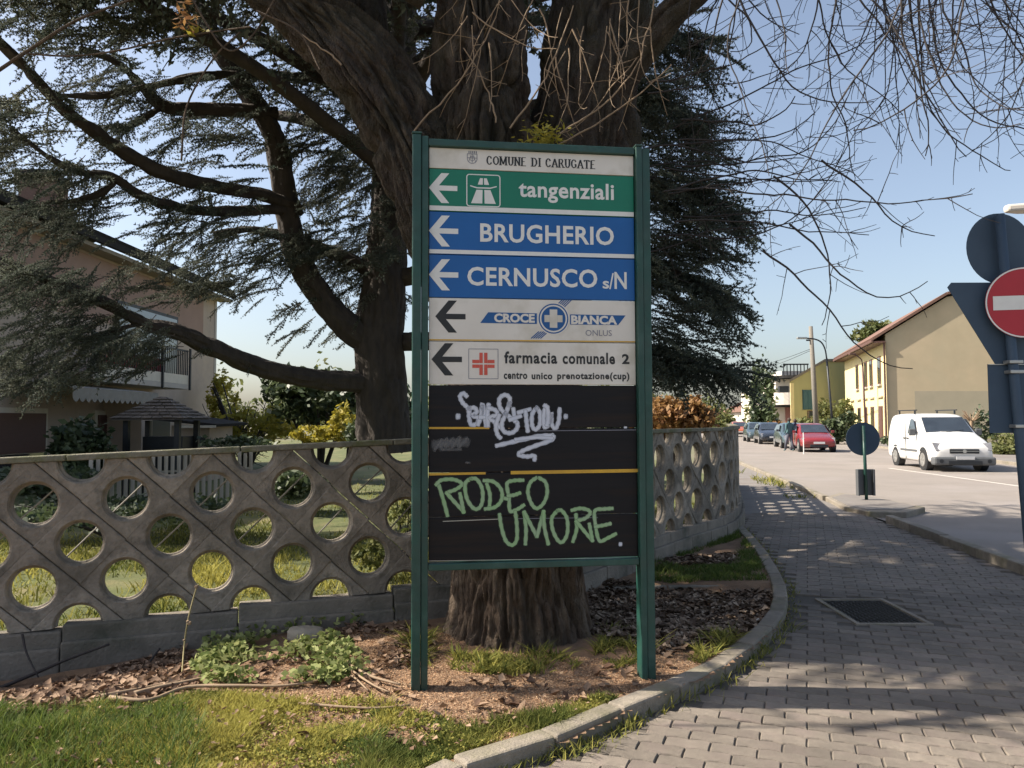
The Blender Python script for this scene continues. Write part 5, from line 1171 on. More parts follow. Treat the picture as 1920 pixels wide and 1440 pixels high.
# ground floor openings
def opening(name, pxa, pxb, ztop, m, zb=-.3, low=None):
    xa_, _ = hp(pxb, 800); xb_, _ = hp(pxa, 800)
    f = hbox(name, xa_ - .12, xb_ + .12, .002, .07, zb, ztop + .12, 'cream'); hbox('shutter', xa_, xb_, .072, .11, .9 if low else zb, ztop, m, f)
    sl = MB(); z = (.9 if low else zb) + .04
    while z < ztop - .03: sl.box(xa_ + .03, .112, z, xb_ - .03, .122, z + .035); z += .07
    put('shutter_slats', sl, M[m], f, world=False, kind='stuff')
    if low: hbox('pane', xa_, xb_, .072, .08, zb, .88, 'glass', f)
    return f
opening('window', -30, 78, 1.80, 'brown', low=True); opening('window', 178, 210, 1.78, 'brown')
xc0, _ = hp(238, 800, .5); hbox('pier', xc0 - .3, xc0 + .3, 0.0, 1.05, -.3, 2.3, 'hwall')
xp0, _ = hp(318, 800); xp1, _ = hp(246, 800); hbox('porch_shade_panel', xp0, xp1, .002, .02, -.3, 2.1, 'iron')  # flat dark panel, the porch's shade put into its colour
# small tiled hip roof over a garden oven / well and lean-to canopy
def hip_roof(o, cx, cy, w_, d_, z0, z1, m, rows=7):
    rf = put('roof_deck', MB().add([(cx - w_, cy - d_, z0), (cx + w_, cy - d_, z0), (cx + w_, cy + d_, z0), (cx - w_, cy + d_, z0), (cx - w_ * .1, cy, z1), (cx + w_ * .1, cy, z1)], [(0, 1, 5, 4), (1, 2, 5), (2, 3, 4, 5), (3, 0, 4), (3, 2, 1, 0)]), M[m], o)
    sides = ([(cx - w_, cy - d_), (cx + w_, cy - d_), (cx + w_ * .1, cy), (cx - w_ * .1, cy)], [(cx + w_, cy - d_), (cx + w_, cy + d_), (cx + w_ * .1, cy), (cx + w_ * .1, cy)], [(cx - w_, cy + d_), (cx - w_, cy - d_), (cx - w_ * .1, cy), (cx - w_ * .1, cy)])
    for q in sides:
        A_, B_, C_, D_ = [Vector((*p_, z)) for p_, z in zip(q, (z0, z0, z1, z1))]
        for r_ in range(rows):
            t0 = r_ / rows; a, b = A_.lerp(D_, t0), B_.lerp(C_, t0); a2, b2 = A_.lerp(D_, t0 + 1.15 / rows), B_.lerp(C_, t0 + 1.15 / rows)
            nt2 = max(1, int((b - a).length / .19))
            for i in range(nt2):
                p0, p1, p2, p3 = a.lerp(b, i / nt2), a.lerp(b, (i + .92) / nt2), a2.lerp(b2, (i + .92) / nt2), a2.lerp(b2, i / nt2)
                up = Vector((0, 0, .035 + random.random() * .01)); 
                tl = put('roof_tile', MB().slab([p0 + up * 1.2, p1 + up * 1.2, p2 + up * .5, p3 + up * .5], .018), M['rooftile'], rf)
    return rf
cx_, cy_ = at(305, 800, 15.5).x, 15.5
gz = thing('garden_oven', 'small garden shelter with a mossy tiled hip roof beside the house', 'garden shelter', (cx_, cy_, .0))
hip_roof(gz, cx_, cy_, .72, .7, 1.63, 2.07, 'rooftile')
for dx in (-.5, .5):
    for dy in (-.45, .45): put('post', MB().box(cx_ + dx - .05, cy_ + dy - .05, -.2, cx_ + dx + .05, cy_ + dy + .05, 1.62), M['iron'], gz)
put('oven_body', MB().box(cx_ - .35, cy_ - .1, -.2, cx_ + .45, cy_ + .4, 1.3), M['iron'], gz)
cx_, cy_ = at(362, 800, 19.5).x, 19.5
sh = thing('garden_shed', 'little beige outbuilding with flat dark roof and a dark hatch', 'shed', (cx_, cy_, 0))
put('wall', MB().box(cx_ - .55, cy_, -.2, cx_ + .42, cy_ + 1.6, 1.5), M['hwall'], sh)
put('roof', MB().slab([(cx_ - .9, cy_ - .35, 1.72), (cx_ + .72, cy_ - .35, 1.53), (cx_ + .72, cy_ + 1.9, 1.56), (cx_ - .9, cy_ + 1.9, 1.80)], .07), M['roofdark'], sh)
put('fascia', MB().box(cx_ - .2, cy_ - .38, 1.44, cx_ + .72, cy_ - .355, 1.5), M['cream'], sh)
put('hatch', MB().box(cx_ - .08, cy_ - .03, .98, cx_ + .32, cy_ - .002, 1.2), M['iron'], sh); put('hatch_frame', MB().box(cx_ - .11, cy_ - .02, 1.202, cx_ + .35, cy_ - .001, 1.23), M['cream'], sh)
# white picket fence of the garden seen through the openings
pf = thing('picket_fence', 'pale picket fence deep in the shaded garden seen through the wall', 'fence', at(300, 900, 13)); a, b = at(170, 900, 12.4), at(470, 900, 14)
for i in range(26):
    q = a.lerp(b, i / 25.); put('picket', MB().box(q.x - .03, q.y - .01, .1, q.x + .03, q.y + .01, 1.02 + .04 * (i % 2)), M['hband'], pf)
put('rail', MB().tube([Vector((a.x, a.y + .03, .75)), Vector((b.x, b.y + .03, .75))], .025, 4), M['hband'], pf)
# ================================================================ STREET BUILDINGS
def wall_frame(name, label, A, B, cat='building'):
    """root at A, local x towards B, local y away to the left of A->B (behind), z up"""
    d = Vector((B[0] - A[0], B[1] - A[1])); o = thing(name, label, cat, (A[0], A[1], 0), math.atan2(d.y, d.x)); return o, d.length
def lb(name, x0, x1, y0, y1, z0, z1, m, par, **k): return put(name, MB().box(x0, y0, z0, x1, y1, z1), M[m], par, world=False, **k)
# --- yellow row house: street facade F from near corner to far corner, gable wall G from near corner to the right
FN, FF = (23.9, 49.0), (28.2, 65.0)
fh, FL = wall_frame('row_house', 'two storey yellow house with red tiled roof and blank beige gable wall', FN, FF)
# local x goes away along the street; local y positive = left = towards the street. building lies at negative y
GL = 12.8; EZ = 7.0; RZ = 9.6
body = MB()
prof = [(0, -.3), (0, EZ), (-3.6, 9.25), (-6.2, 9.6), (-GL, 6.4), (-GL, -.3)]
n_ = len(prof); body.add([(0, y, z) for y, z in prof] + [(FL, y, z) for y, z in prof], [tuple(range(n_)), tuple(range(n_, 2 * n_))[::-1]] + [(i, n_ + i, n_ + (i + 1) % n_, (i + 1) % n_) for i in range(n_)])
hb = put('facade_wall', body, M['ylw'], fh, world=False)
gp_ = [(-.03, y, z) for y, z in prof]; gw_ = MB().slab(gp_[::-1], -.026); put('gable_wall', gw_, M['gable'], fh, world=False, label='blank beige gable wall with faint patches')
put('gable_base', MB().slab([(-.06, -1.6, -.3), (-.06, -GL, -.3), (-.06, -GL, 3.2), (-.06, -1.6, 3.35)][::-1], -.026), M['gablelow'], fh, world=False)
rf = MB(); rp = [(.75, EZ - .35), (-3.6, 9.38), (-6.2, 9.75), (-GL - .5, 6.35)]
for (y0, z0), (y1, z1) in zip(rp, rp[1:]): rf.slab([(-.3, y0, z0), (FL + .3, y0, z0), (FL + .3, y1, z1), (-.3, y1, z1)], .16)
put('roof', rf, M['roofred'], fh, world=False)
put('eaves_soffit', MB().box(-.28, .03, EZ - .55, FL + .28, .74, EZ - .44), M['brown'], fh, world=False); put('gutter', MB().box(-.3, .76, EZ - .5, FL + .3, .88, EZ - .34), M['brown'], fh, world=False)
for i, x in enumerate((1.55, 4.4, 6.4, 10.0)):
    f = lb('window', x, x + 1.05, .003, .05, 3.9, 5.75, 'brown', fh); lb('pane', x + .1, x + .95, .052, .06, 4.0, 5.65, 'glass', f); lb('sill', x - .12, x + 1.17, .01, .16, 3.78, 3.88, 'hband', f)
for i, x in enumerate((1.3, 4.2, 6.7, 9.4, 12.4)):
    f = lb('door', x, x + 1.15, .003, .05, .0, 2.45, 'brown', fh); lb('panel', x + .12, x + 1.03, .052, .065, .1, 2.35, 'glass' if i % 2 else 'brown', f)
    lb('lintel', x - .2, x + 1.35, .003, .12, 3.0, 3.1, 'gable', fh)
lb('downpipe', -.2, -.08, .06, .16, -.2, EZ - .5, 'brown', fh)
# --- olive yellow house with teal window
A, B = (at(1592, 800, 68).x, 68.), (at(1483, 800, 66).x, 66.)
oh, OL = wall_frame('gabled_house', 'olive yellow house with a teal shuttered window behind the poles', A, B)
zc0, zc1 = at(1592, 680, 68).z, at(1483, 714, 66).z; kx = OL * .42
ob_ = MB(); pr = [(0, -.3), (0, zc0 + .2), (kx, zc0 + .1), (OL, zc1), (OL, -.3)]; n_ = len(pr)
back = Matrix.Rotation(-oh.rotation_euler.z, 3, 'Z') @ Vector((4.1, 9.5, 0))       # the house runs back along the street
bx_, by_ = back.x, back.y
ob_.add([(x, 0, z) for x, z in pr] + [(x + bx_, by_, z) for x, z in pr], [tuple(range(n_)), tuple(range(n_, 2 * n_))[::-1]] + [(i, n_ + i, n_ + (i + 1) % n_, (i + 1) % n_) for i in range(n_)])
put('wall', ob_, M['olive'], oh, world=False)
re_ = MB()
for (xa_, za_), (xb_, zb_) in (((-.1, zc0 + .36), (kx, zc0 + .26)), ((kx, zc0 + .26), (OL + .15, zc1 + .1))):
    re_.add([(xa_, .15, za_ - .22), (xb_, .15, zb_ - .22), (xb_, .15, zb_), (xa_, .15, za_), (xa_ + bx_, by_, za_ - .22), (xb_ + bx_, by_, zb_ - .22), (xb_ + bx_, by_, zb_), (xa_ + bx_, by_, za_)], [(0, 1, 2, 3), (3, 2, 6, 7), (7, 6, 5, 4), (4, 5, 1, 0), (0, 3, 7, 4), (1, 5, 6, 2)])
put('roof_edge', re_, M['conc'], oh, world=False)
lb('corner_pilaster', OL - .35, OL + .01, .002, .05, -.3, zc1 - .2, 'ylw', oh)
def on(px, py): s_, z = onwall(px, py, A, (B[0] - A[0], B[1] - A[1])); return s_, z
(x0, z1), (x1, z0) = on(1522, 731), on(1505, 768)
wd = lb('window', x0, x1, .003, .08, z0, z1, 'teal', oh); lb('shutter', x0 + .05, (x0 + x1) / 2 - .02, .082, .1, z0 + .05, z1 - .05, 'teal', wd); lb('shutter', (x0 + x1) / 2 + .02, x1 - .05, .082, .1, z0 + .05, z1 - .05, 'teal', wd)
(x0, z1), (x1, z0) = on(1524, 770), on(1514, 784); w2 = lb('window', x0, x1, .003, .06, z0, z1, 'brown', oh); lb('pane', x0 + .06, x1 - .06, .062, .07, z0 + .06, z1 - .06, 'glass', w2)
# --- white modern block with curved balconies
mx = at(1462, 780, 84).x
mo = thing('apartment_block', 'white modern apartment block with curved balconies far down the street', 'building', (mx, 84, 0))
put('wall', MB().box(mx - .6, 84, -.3, mx + 6, 96, 4.9), M['offw'], mo)
def arcslab(cx, cy, r, z0, z1, a0=150, a1=300): return [(cx + r * math.cos(R(a0 + (a1 - a0) * i / 14)), cy + r * math.sin(R(a0 + (a1 - a0) * i / 14))) for i in range(15)] + [(cx + r, cy + 3)]
bl = put('balcony', MB().prism(arcslab(mx + 1.3, 84.4, 2.5, 0, 0), 3.15, 4.45), M['offw'], mo)
put('soffit', MB().prism(arcslab(mx + 1.3, 84.4, 2.3, 0, 0), 2.9, 3.14), M['roofdark'], bl)
put('pink_panel', MB().box(mx + .6, 83.9, 0, mx + 1.7, 83.98, 2.9), M['pinkw'], mo); put('window', MB().box(mx - .2, 83.3, 4.46, mx + .8, 83.9, 5.2), M['iron'], mo)  # flat pink panel proud of the wall below the balcony
put('upper_floor', MB().box(mx - .2, 84.5, 4.91, mx + 5.5, 95, 6.0), M['offw'], mo); rf_ = put('roof', MB().prism(arcslab(mx + 2.2, 85.2, 2.9, 0, 0), 6.05, 6.35), M['roofdark'], mo)
put('penthouse', MB().box(mx + 1.0, 86, 6.36, mx + 4.5, 92, 7.0), M['offw'], mo)
rl = MB()
for i in range(8): x = mx + .9 + i * .38; rl.box(x - .04, 85.0, 6.36, x + .04, 85.1, 7.6)
rl.box(mx + .85, 84.95, 7.6, mx + 3.65, 85.15, 7.75); put('roof_railing', rl, M['iron'], mo)
# --- far houses closing the street
for nm, x0, x1, ytop, ybot, Y, m, lab in (('far_house', 1378, 1402, 778, 806, 110, 'cream', 'cream house front closing the far end of the street'), ('far_house', 1335, 1378, 779, 800, 125, 'offw', 'low pale house with red roof beyond the copper hedge'), ('far_house', 1402, 1416, 772, 806, 100, 'offw', 'narrow grey white house beside the tall conifer')):
    a, b = at(x0, ytop, Y), at(x1, ytop, Y); o = thing(nm, lab, 'house', (a.x, Y, 0))
    put('wall', MB().box(a.x, Y, -.3, b.x, Y + 9, a.z), M[m], o)
    zr = a.z; put('roof', MB().add([(a.x - .5, Y - .5, zr), (b.x + .5, Y - .5, zr), (b.x + .5, Y + 9.5, zr), (a.x - .5, Y + 9.5, zr), (a.x + .8, Y + 4, zr + 1.3), (b.x - .8, Y + 4, zr + 1.3)], [(0, 1, 5, 4), (1, 2, 5), (2, 3, 4, 5), (3, 0, 4), (3, 2, 1, 0)]), M['roofred'], o)
    for i in range(2): put('window', MB().box(a.x + .5 + i * (b.x - a.x) * .45, Y - .05, 1.0, a.x + 1.1 + i * (b.x - a.x) * .45, Y - .003, 1.9), M['glass'], o)
# ================================================================ STREET TREES AND HEDGES
def T(name, label, px, pyb, Y, clouds, m, size, stems=1, sr=.12, cat='tree', **k): return shrub(name, label, cat, (at(px, pyb, Y).x, Y, -.05), [cloud(*c) for c in clouds], m, size, stems, sr, **k)
T('conifer_tree', 'tall columnar grey green conifer beside the modern block', 1426, 830, 74, [(1428, 745, 14, 62, 74, 1500), (1424, 790, 19, 28, 74, 700), (1450, 800, 14, 20, 76, 300)], 'leafd', .55)
T('garden_bush', 'light green rounded bush below the teal window', 1512, 830, 56, [(1512, 802, 26, 17, 56, 900)], 'leafg', .35, 6, .04, 'shrub')
T('garden_bush', 'dark bush beside the lamp pole by the yellow house', 1572, 830, 50, [(1565, 805, 22, 22, 50, 1000), (1590, 795, 18, 20, 52, 600)], 'leafd', .35, 6, .04, 'shrub')
T('garden_bush', 'tall yellowish bush between the poles and the olive house', 1545, 830, 60, [(1548, 780, 22, 26, 60, 700), (1585, 770, 14, 22, 62, 350)], 'leafg', .35, 6, .04, 'shrub')
T('roof_tree', 'green tree top showing above the red roof', 1640, 800, 80, [(1640, 618, 30, 16, 80, 900), (1625, 628, 30, 12, 80, 600)], 'leafg', .5)
T('hedge', 'low green hedge at the foot of the gable by the van', 1890, 870, 33, [(1892, 835, 34, 22, 33, 1900), (1930, 835, 34, 24, 33, 900)], 'leafg', .18, 6, .03, 'hedge')
T('hedge', 'low ragged hedge hidden behind the white van', 1760, 840, 40, [(1845, 800, 22, 30, 40, 700), (1680, 826, 30, 8, 40, 500)], 'leafd', .2, 6, .03, 'hedge')
T('far_hedge', 'green hedge and tree mass beyond the end of the wall', 1352, 815, 95, [(1352, 795, 26, 16, 95, 1500), (1335, 800, 22, 14, 90, 600)], 'leafg', .5, 5, .1, 'hedge')
T('street_bush', 'brownish bushes behind the far parked cars', 1455, 826, 66, [(1462, 806, 22, 14, 66, 700)], 'leafr', .3, 5, .05, 'shrub')
T('street_bush', 'small brown bush beside the far cream house', 1408, 826, 90, [(1410, 800, 8, 10, 90, 200)], 'leafr', .3, 5, .05, 'shrub')
pt = thing('pollard_tree', 'small pollarded bare tree rising behind the van roof', 'tree', (at(1822, 830, 38).x, 38, 0)); tw = Twigs(); b0 = np.array([at(1822, 830, 38).x, 38, 0.])
tw.add(np.stack([b0, b0 + [0, 0, .8], b0 + [.02, 0, 1.5]]), .09, .08, 8)
for i in range(26):
    a = rng.uniform(0, 6.28); e = b0 + [.02, 0, 1.45]; d = np.array([math.cos(a) * .7, math.sin(a) * .7, rng.uniform(.3, 1)]); tw.add(np.stack([e, e + d * .3, e + d * .55 + [0, 0, .06]]), .035, .012, 4)
put('trunk', tw.mesh('trunk'), M['twiglit'], pt)
# ================================================================ POLES, WIRES, LAMPS
def pole(name, label, cat, px0, pyt, pxb, Y, r0, r1, m, zb=-.1):
    t, b = at(px0, pyt, Y), at(pxb, 800, Y); b = Vector((b.x, Y, zb)); o = thing(name, label, cat, b); put('pole', MB().tube([b, b.lerp(t, .5), t], [r0, (r0 + r1) / 2, r1], 12), M[m], o, smooth=True); return o, t
up, t = pole('utility_pole', 'leaning concrete utility pole with cables near the street lamp', 'utility pole', 1520, 612, 1532, 52, .20, .13, 'conc')
put('crossarm', MB().box(t.x - .35, 51.9, t.z - 1.0, t.x + .1, 51.97, t.z - .9), M['iron'], up)
lp, t = pole('street_lamp', 'curved arm street lamp beside the concrete utility pole', 'street lamp', 1550, 672, 1564, 50, .09, .06, 'iron')
A = [at(1550, 672, 50), at(1547, 655, 50), at(1540, 642, 50), at(1528, 636, 50), at(1510, 634, 50)]
put('arm', MB().tube(smooth_path(A, 4), .05, 8), M['iron'], lp, smooth=True); q = at(1504, 634, 50); put('lamp_head', MB().prism([(q.x - .35, 49.88), (q.x + .3, 49.9), (q.x + .3, 50.1), (q.x - .35, 50.12)], q.z - .06, q.z + .07), M['alu'], lp, bevel=.03)
lp, t = pole('street_lamp', 'thin street lamp in front of the yellow house windows', 'street lamp', 1617, 682, 1624, 44, .07, .05, 'brown')
A = [at(1617, 682, 44), at(1615, 674, 44), at(1608, 668, 44), at(1602, 665, 44)]; put('arm', MB().tube(smooth_path(A, 3), .035, 8), M['brown'], lp, smooth=True); q = at(1600, 664, 44); put('lamp_head', MB().box(q.x - .25, 43.9, q.z - .04, q.x + .12, 44.1, q.z + .05), M['brown'], lp, bevel=.02)
wires = [((1518, 655, 52), (1380, 685, 95)), ((1518, 658, 52), (1395, 690, 95))]
wr = thing('overhead_cable', 'thin overhead cable running from the utility pole down the street', 'cable', at(1518, 655, 52))
for a, b in wires:
    A_, B_ = at(*a), at(*b); put('wire', MB().tube([A_.lerp(B_, t_) - Vector((0, 0, 1.2 * math.sin(math.pi * t_) * .4)) for t_ in [i / 10 for i in range(11)]], .018, 4), M['iron'], wr)
# near lamp whose white head enters the picture at the edge
q = at(1885, 393, 13.); lp = thing('street_lamp', 'white street lamp head above the back of the round sign', 'street lamp', (q.x + 3.2, 13, 0))
put('pole', MB().tube([(q.x + 3.2, 13, -.1), (q.x + 3.2, 13, q.z - .5)], [.09, .06], 12), M['conc'], lp, smooth=True)
put('arm', MB().tube(smooth_path([(q.x + 3.2, 13, q.z - .5), (q.x + 3.1, 13, q.z - .1), (q.x + 2.6, 13, q.z + .02), (q.x + .8, 13, q.z + .02)], 5), .035, 8), M['conc'], lp, smooth=True)
put('lamp_head', MB().prism([(q.x, 12.93), (q.x + .25, 12.86), (q.x + .9, 12.88), (q.x + .9, 13.12), (q.x + .25, 13.14), (q.x, 13.07)], q.z - .05, q.z + .08), M['offw'], lp, bevel=.04)
# ================================================================ ROAD SIGNS
# post on the footpath with the no entry sign facing us and backs of other signs
PY = 5.6; b = Vector((at(1944, 1100, PY).x, PY, 0)); tp = at(1874, 402, PY)
ns = thing('sign_post', 'leaning grey post with a no entry disc and the backs of three other signs', 'road sign', b)
def on_post(z): return b.lerp(tp, (z - b.z) / (tp.z - b.z))
put('pole', MB().tube([b - Vector((0, 0, .1)), tp], .034, 16), M['greyback'], ns, smooth=True)
def plate_disc(name, c, nrm, r, m): return put(name, MB().disc(c, nrm, r, .006), M[m], ns)
nb = Vector((-.10, 1, 0)).normalized()
c1 = at(1876, 466, PY + .05); c1.y = PY + .055; back = plate_disc('round_sign_back', c1, -nb, .265, 'greyback')
z1 = at(1850, 530, PY + .05).z; tx = at(1775, 527, PY + .05).x
hw = .46; cxt = tx + hw; th_ = hw * 1.732
tri = [(cxt - hw + .03, z1), (cxt + hw - .03, z1), (cxt + hw, z1 - .035), (cxt + .025, z1 - th_ + .02), (cxt - .025, z1 - th_ + .02), (cxt - hw, z1 - .035)]
put('triangular_sign_back', MB().slab([(x, PY + .047, z) for x, z in tri], .005), M['greyback'], ns)
zr1, zr0, xr0 = at(1850, 683, PY + .05).z, at(1850, 812, PY + .05).z, at(1851, 700, PY + .05).x
rp_ = put('rectangular_plate_back', MB().box(xr0, PY + .040, zr0, xr0 + .62, PY + .046, zr1), M['greyback'], ns)
lip = put('folded_edge', MB().box(xr0, PY + .03, zr1 - .006, xr0 + .62, PY + .0395, zr1), M['alu'], rp_)
for z in (zr1 - .06, zr0 + .05, zr1 + .012):
    p = on_post(z); put('clamp', MB().box(p.x - .05, PY - .042, z - .012, p.x + .05, PY + .038, z + .012), M['alu'], ns, bevel=.004)
c2 = at(1921, 567, PY - .06); rr_ = 67 * (PY - .06) / FOC; nf = Vector((-.22, -1, .0)).normalized()
ne = put('no_entry_disc', MB().disc(c2, nf, rr_, .006, 48), M['red'], ns, label='red no entry disc with a white bar')
u_ = Vector((-nf.y, nf.x, 0)).normalized(); e_ = nf * .0025
def dpt(a, z, k=1): return c2 + u_ * a + Vector((0, 0, z)) + e_ * k
rim_ = MB(); n_ = 48
for i in range(n_):
    a0, a1 = 2 * math.pi * i / n_, 2 * math.pi * (i + 1) / n_; rim_.add([dpt(r_ * math.cos(a), r_ * math.sin(a)) for r_, a in ((rr_ * .955, a0), (rr_ * .995, a0), (rr_ * .995, a1), (rr_ * .955, a1))], [(0, 1, 2, 3)])
put('white_rim', rim_, M['lw'], ne)
put('white_bar', MB().add([dpt(-rr_ * .80, -rr_ * .2), dpt(rr_ * .80, -rr_ * .2), dpt(rr_ * .80, rr_ * .2), dpt(-rr_ * .80, rr_ * .2)], [(0, 1, 2, 3)]), M['lw'], ne)
# small round sign on the island, seen from behind, with a box lower on its pole
b = Vector((at(1625, 940, 14.6).x, 14.6, .07)); t = at(1619, 800, 14.6)
rs = thing('round_road_sign', 'small round road sign seen from behind on the traffic island', 'road sign', b)
put('pole', MB().tube([b - Vector((0, 0, .1)), t + Vector((0, 0, .02))], .03, 12), M['green'], rs, smooth=True)
c = at(1618, 823, 14.64); put('sign_disc', MB().disc(c, Vector((-.05, -1, 0)), .315, .008), M['greyback'], rs)
z1, z0 = at(1620, 880, 14.6).z, at(1620, 929, 14.6).z; c = at(1623, 905, 14.6)
bx = put('lower_plate', MB().box(c.x - .16, 14.63, z0, c.x + .16, 14.66, z1).box(c.x - .16, 14.55, z0, c.x - .13, 14.628, z1).box(c.x + .13, 14.55, z0, c.x + .16, 14.628, z1), M['vangrey'], rs)
# ================================================================ VEHICLES
def vehicle(name, label, cat, loc, heading, stations, paint, L, W, H, kind, group='cars parked along the far kerb'):
    """local frame: nose at x=0 pointing to +x, tail at -L"""
    o = thing(name, label, cat, loc, heading, group)
    V, F = [], []; nr = 12
    for (x, wl, wb, wt, zb, zs, zbelt, ztop) in stations:
        half = [(wl * .9, zb), (wl, zb + .10), (wl * 1.0, zs), (wb, zbelt), (wt, ztop - .05), (wt - .12, ztop)]
        V += [(x, y, z) for y, z in half] + [(x, -y, z) for y, z in half[::-1]]
    for i in range(len(stations) - 1):
        for j in range(nr): F.append((i * nr + j, (i + 1) * nr + j, (i + 1) * nr + (j + 1) % nr, i * nr + (j + 1) % nr))
    F += [tuple(range(nr)), tuple(range((len(stations) - 1) * nr, len(stations) * nr))[::-1]]
    mb_ = MB(); mb_.v, mb_.f = V, F; bo = put('body', mb_, M[paint], o, world=False, smooth=True)
    ss = bo.modifiers.new('s', 'SUBSURF'); ss.levels = ss.render_levels = 2
    # keep creases at sills
    return o, bo
def glassq(o, pts, name='window', m='glass'):
    return put(name, MB().slab(pts, .012), M[m], o, world=False)
def wheels(o, xs_, y, r, wd=.2):
    for x in xs_:
        for s_ in (-1, 1):
            ar = put('wheel_arch', MB().cyl((x, s_ * (y - .20), r + .02), (x, s_ * (y + .012), r + .02), r * 1.16, n=28), M['iron'], o, world=False)
            w_ = put('wheel', MB().cyl((x, s_ * (y - .19), r), (x, s_ * (y + .022), r), r, n=28), M['tyre'], o, world=False, bevel=.02)
            put('rim', MB().cyl((x, s_ * (y + .018), r), (x, s_ * (y + .034), r), r * .66, n=20), M['rim'], w_, world=False, bevel=.008)
            sp = MB()
            for i in range(5): sp.box(-.03, -.006, r * .15, .03, .006, r * .6, Matrix.Translation((x, s_ * (y + .036), r)) @ Matrix.Rotation(i * 2 * math.pi / 5, 4, 'Y'))
            put('spokes', sp, M['alu'], w_, world=False)
road_h = math.atan2(-1, -.19)          # nose towards us, along the road
# van ------------------------------------------------------------
vf = at(1815, 880, 23.4); vloc = Vector((vf.x, 23.55, -.03)); vh = math.atan2(-3.95, -.62)
van, vb = vehicle('delivery_van', 'white delivery van with roof bars parked across the road', 'van', vloc, vh, [
 (0.0, .74, .70, .50, .34, .50, .60, .68), (-.05, .84, .80, .62, .25, .52, .70, .80), (-.28, .88, .85, .72, .22, .60, .86, .94), (-.62, .895, .87, .76, .20, .62, .97, 1.05), (-1.02, .90, .875, .78, .20, .62, 1.06, 1.16),
 (-1.14, .90, .875, .78, .20, .62, 1.08, 1.22), (-1.62, .90, .875, .73, .20, .62, 1.10, 1.62), (-1.84, .90, .875, .70, .20, .62, 1.12, 1.745), (-2.1, .90, .88, .72, .20, .62, 1.14, 1.80), (-3.2, .90, .885, .76, .20, .62, 1.14, 1.83), (-4.1, .90, .885, .76, .20, .62, 1.14, 1.80), (-4.24, .89, .87, .74, .26, .62, 1.1, 1.76), (-4.3, .84, .82, .66, .32, .62, 1.05, 1.66)], 'vanw', 4.3, 1.8, 1.83, 'van', None)
glassq(van, [(-1.10, -.70, 1.20), (-1.10, .70, 1.20), (-1.70, .625, 1.68), (-1.70, -.625, 1.68)], 'windscreen')
for s_ in (-1, 1):
    q = [(-1.38, s_ * .892, 1.14), (-2.18, s_ * .892, 1.14), (-2.12, s_ * .80, 1.62), (-1.86, s_ * .80, 1.62)]; glassq(van, q if s_ < 0 else q[::-1], 'side_window')
    put('door_mirror', MB().box(-1.50, s_ * .90 - (.0 if s_ > 0 else .2), 1.08, -1.40, s_ * .90 + (.2 if s_ > 0 else 0), 1.30), M['vangrey'], van, world=False, bevel=.03)
    put('rub_strip', MB().box(-2.9, s_ * .899 - .01, .56, -1.35, s_ * .899 + .012, .63), M['vangrey'], van, world=False)
    put('door_handle', MB().box(-2.30, s_ * .895 - .01, .96, -2.14, s_ * .895 + .03, 1.0), M['iron'], van, world=False)
    put('door_handle', MB().box(-2.62, s_ * .895 - .01, .96, -2.46, s_ * .895 + .03, 1.0), M['iron'], van, world=False)
    put('door_seam', MB().box(-2.385, s_ * .897 - .01, .3, -2.37, s_ * .897 + .006, 1.6), M['iron'], van, world=False)
    put('roof_bar', MB().box(-3.9, s_ * .62 - .02, 1.90, -2.1, s_ * .62 + .02, 1.935).box(-2.3, s_ * .62 - .02, 1.78, -2.24, s_ * .62 + .02, 1.899).box(-3.8, s_ * .62 - .02, 1.78, -3.74, s_ * .62 + .02, 1.899), M['iron'], van, world=False)
    hl = put('headlight', MB().slab([(-.03, s_ * .50, .66), (-.03, s_ * .80, .66), (-.20, s_ * .845, .90), (-.20, s_ * .58, .86)][::s_], .03), M['lampglass'], van, world=False)
put('front_bumper', MB().box(-.30, -.88, .20, .055, .88, .46), M['vangrey'], van, world=False, bevel=.06)
put('bumper_intake', MB().box(-.02, -.48, .22, .066, .48, .34), M['iron'], van, world=False, bevel=.01)
for s_ in (-1, 1): put('fog_lamp', MB().cyl((.0, s_ * .68, .33), (.064, s_ * .68, .33), .06, n=16), M['iron'], van, world=False)
gr = put('grille', MB().box(-.06, -.42, .56, .018, .42, .70), M['iron'], van, world=False, bevel=.02)
put('badge', MB().cyl((.0, 0, .63), (.025, 0, .63), .055, n=16), M['alu'], gr, world=False)
put('grille_bar', MB().box(.012, -.40, .625, .024, .40, .64), M['alu'], gr, world=False)
put('number_plate', MB().box(.05, -.26, .38, .072, .26, .48), M['plate'], van, world=False)
put('wiper', MB().tube([(-1.08, -.1, 1.205), (-1.16, .45, 1.27)], .008, 4), M['iron'], van, world=False)
put('paper_on_dashboard', MB().box(-1.25, -.25, 1.215, -1.1, .08, 1.225), M['pw'], van, world=False)
wheels(van, (-.85, -3.42), .885, .33)
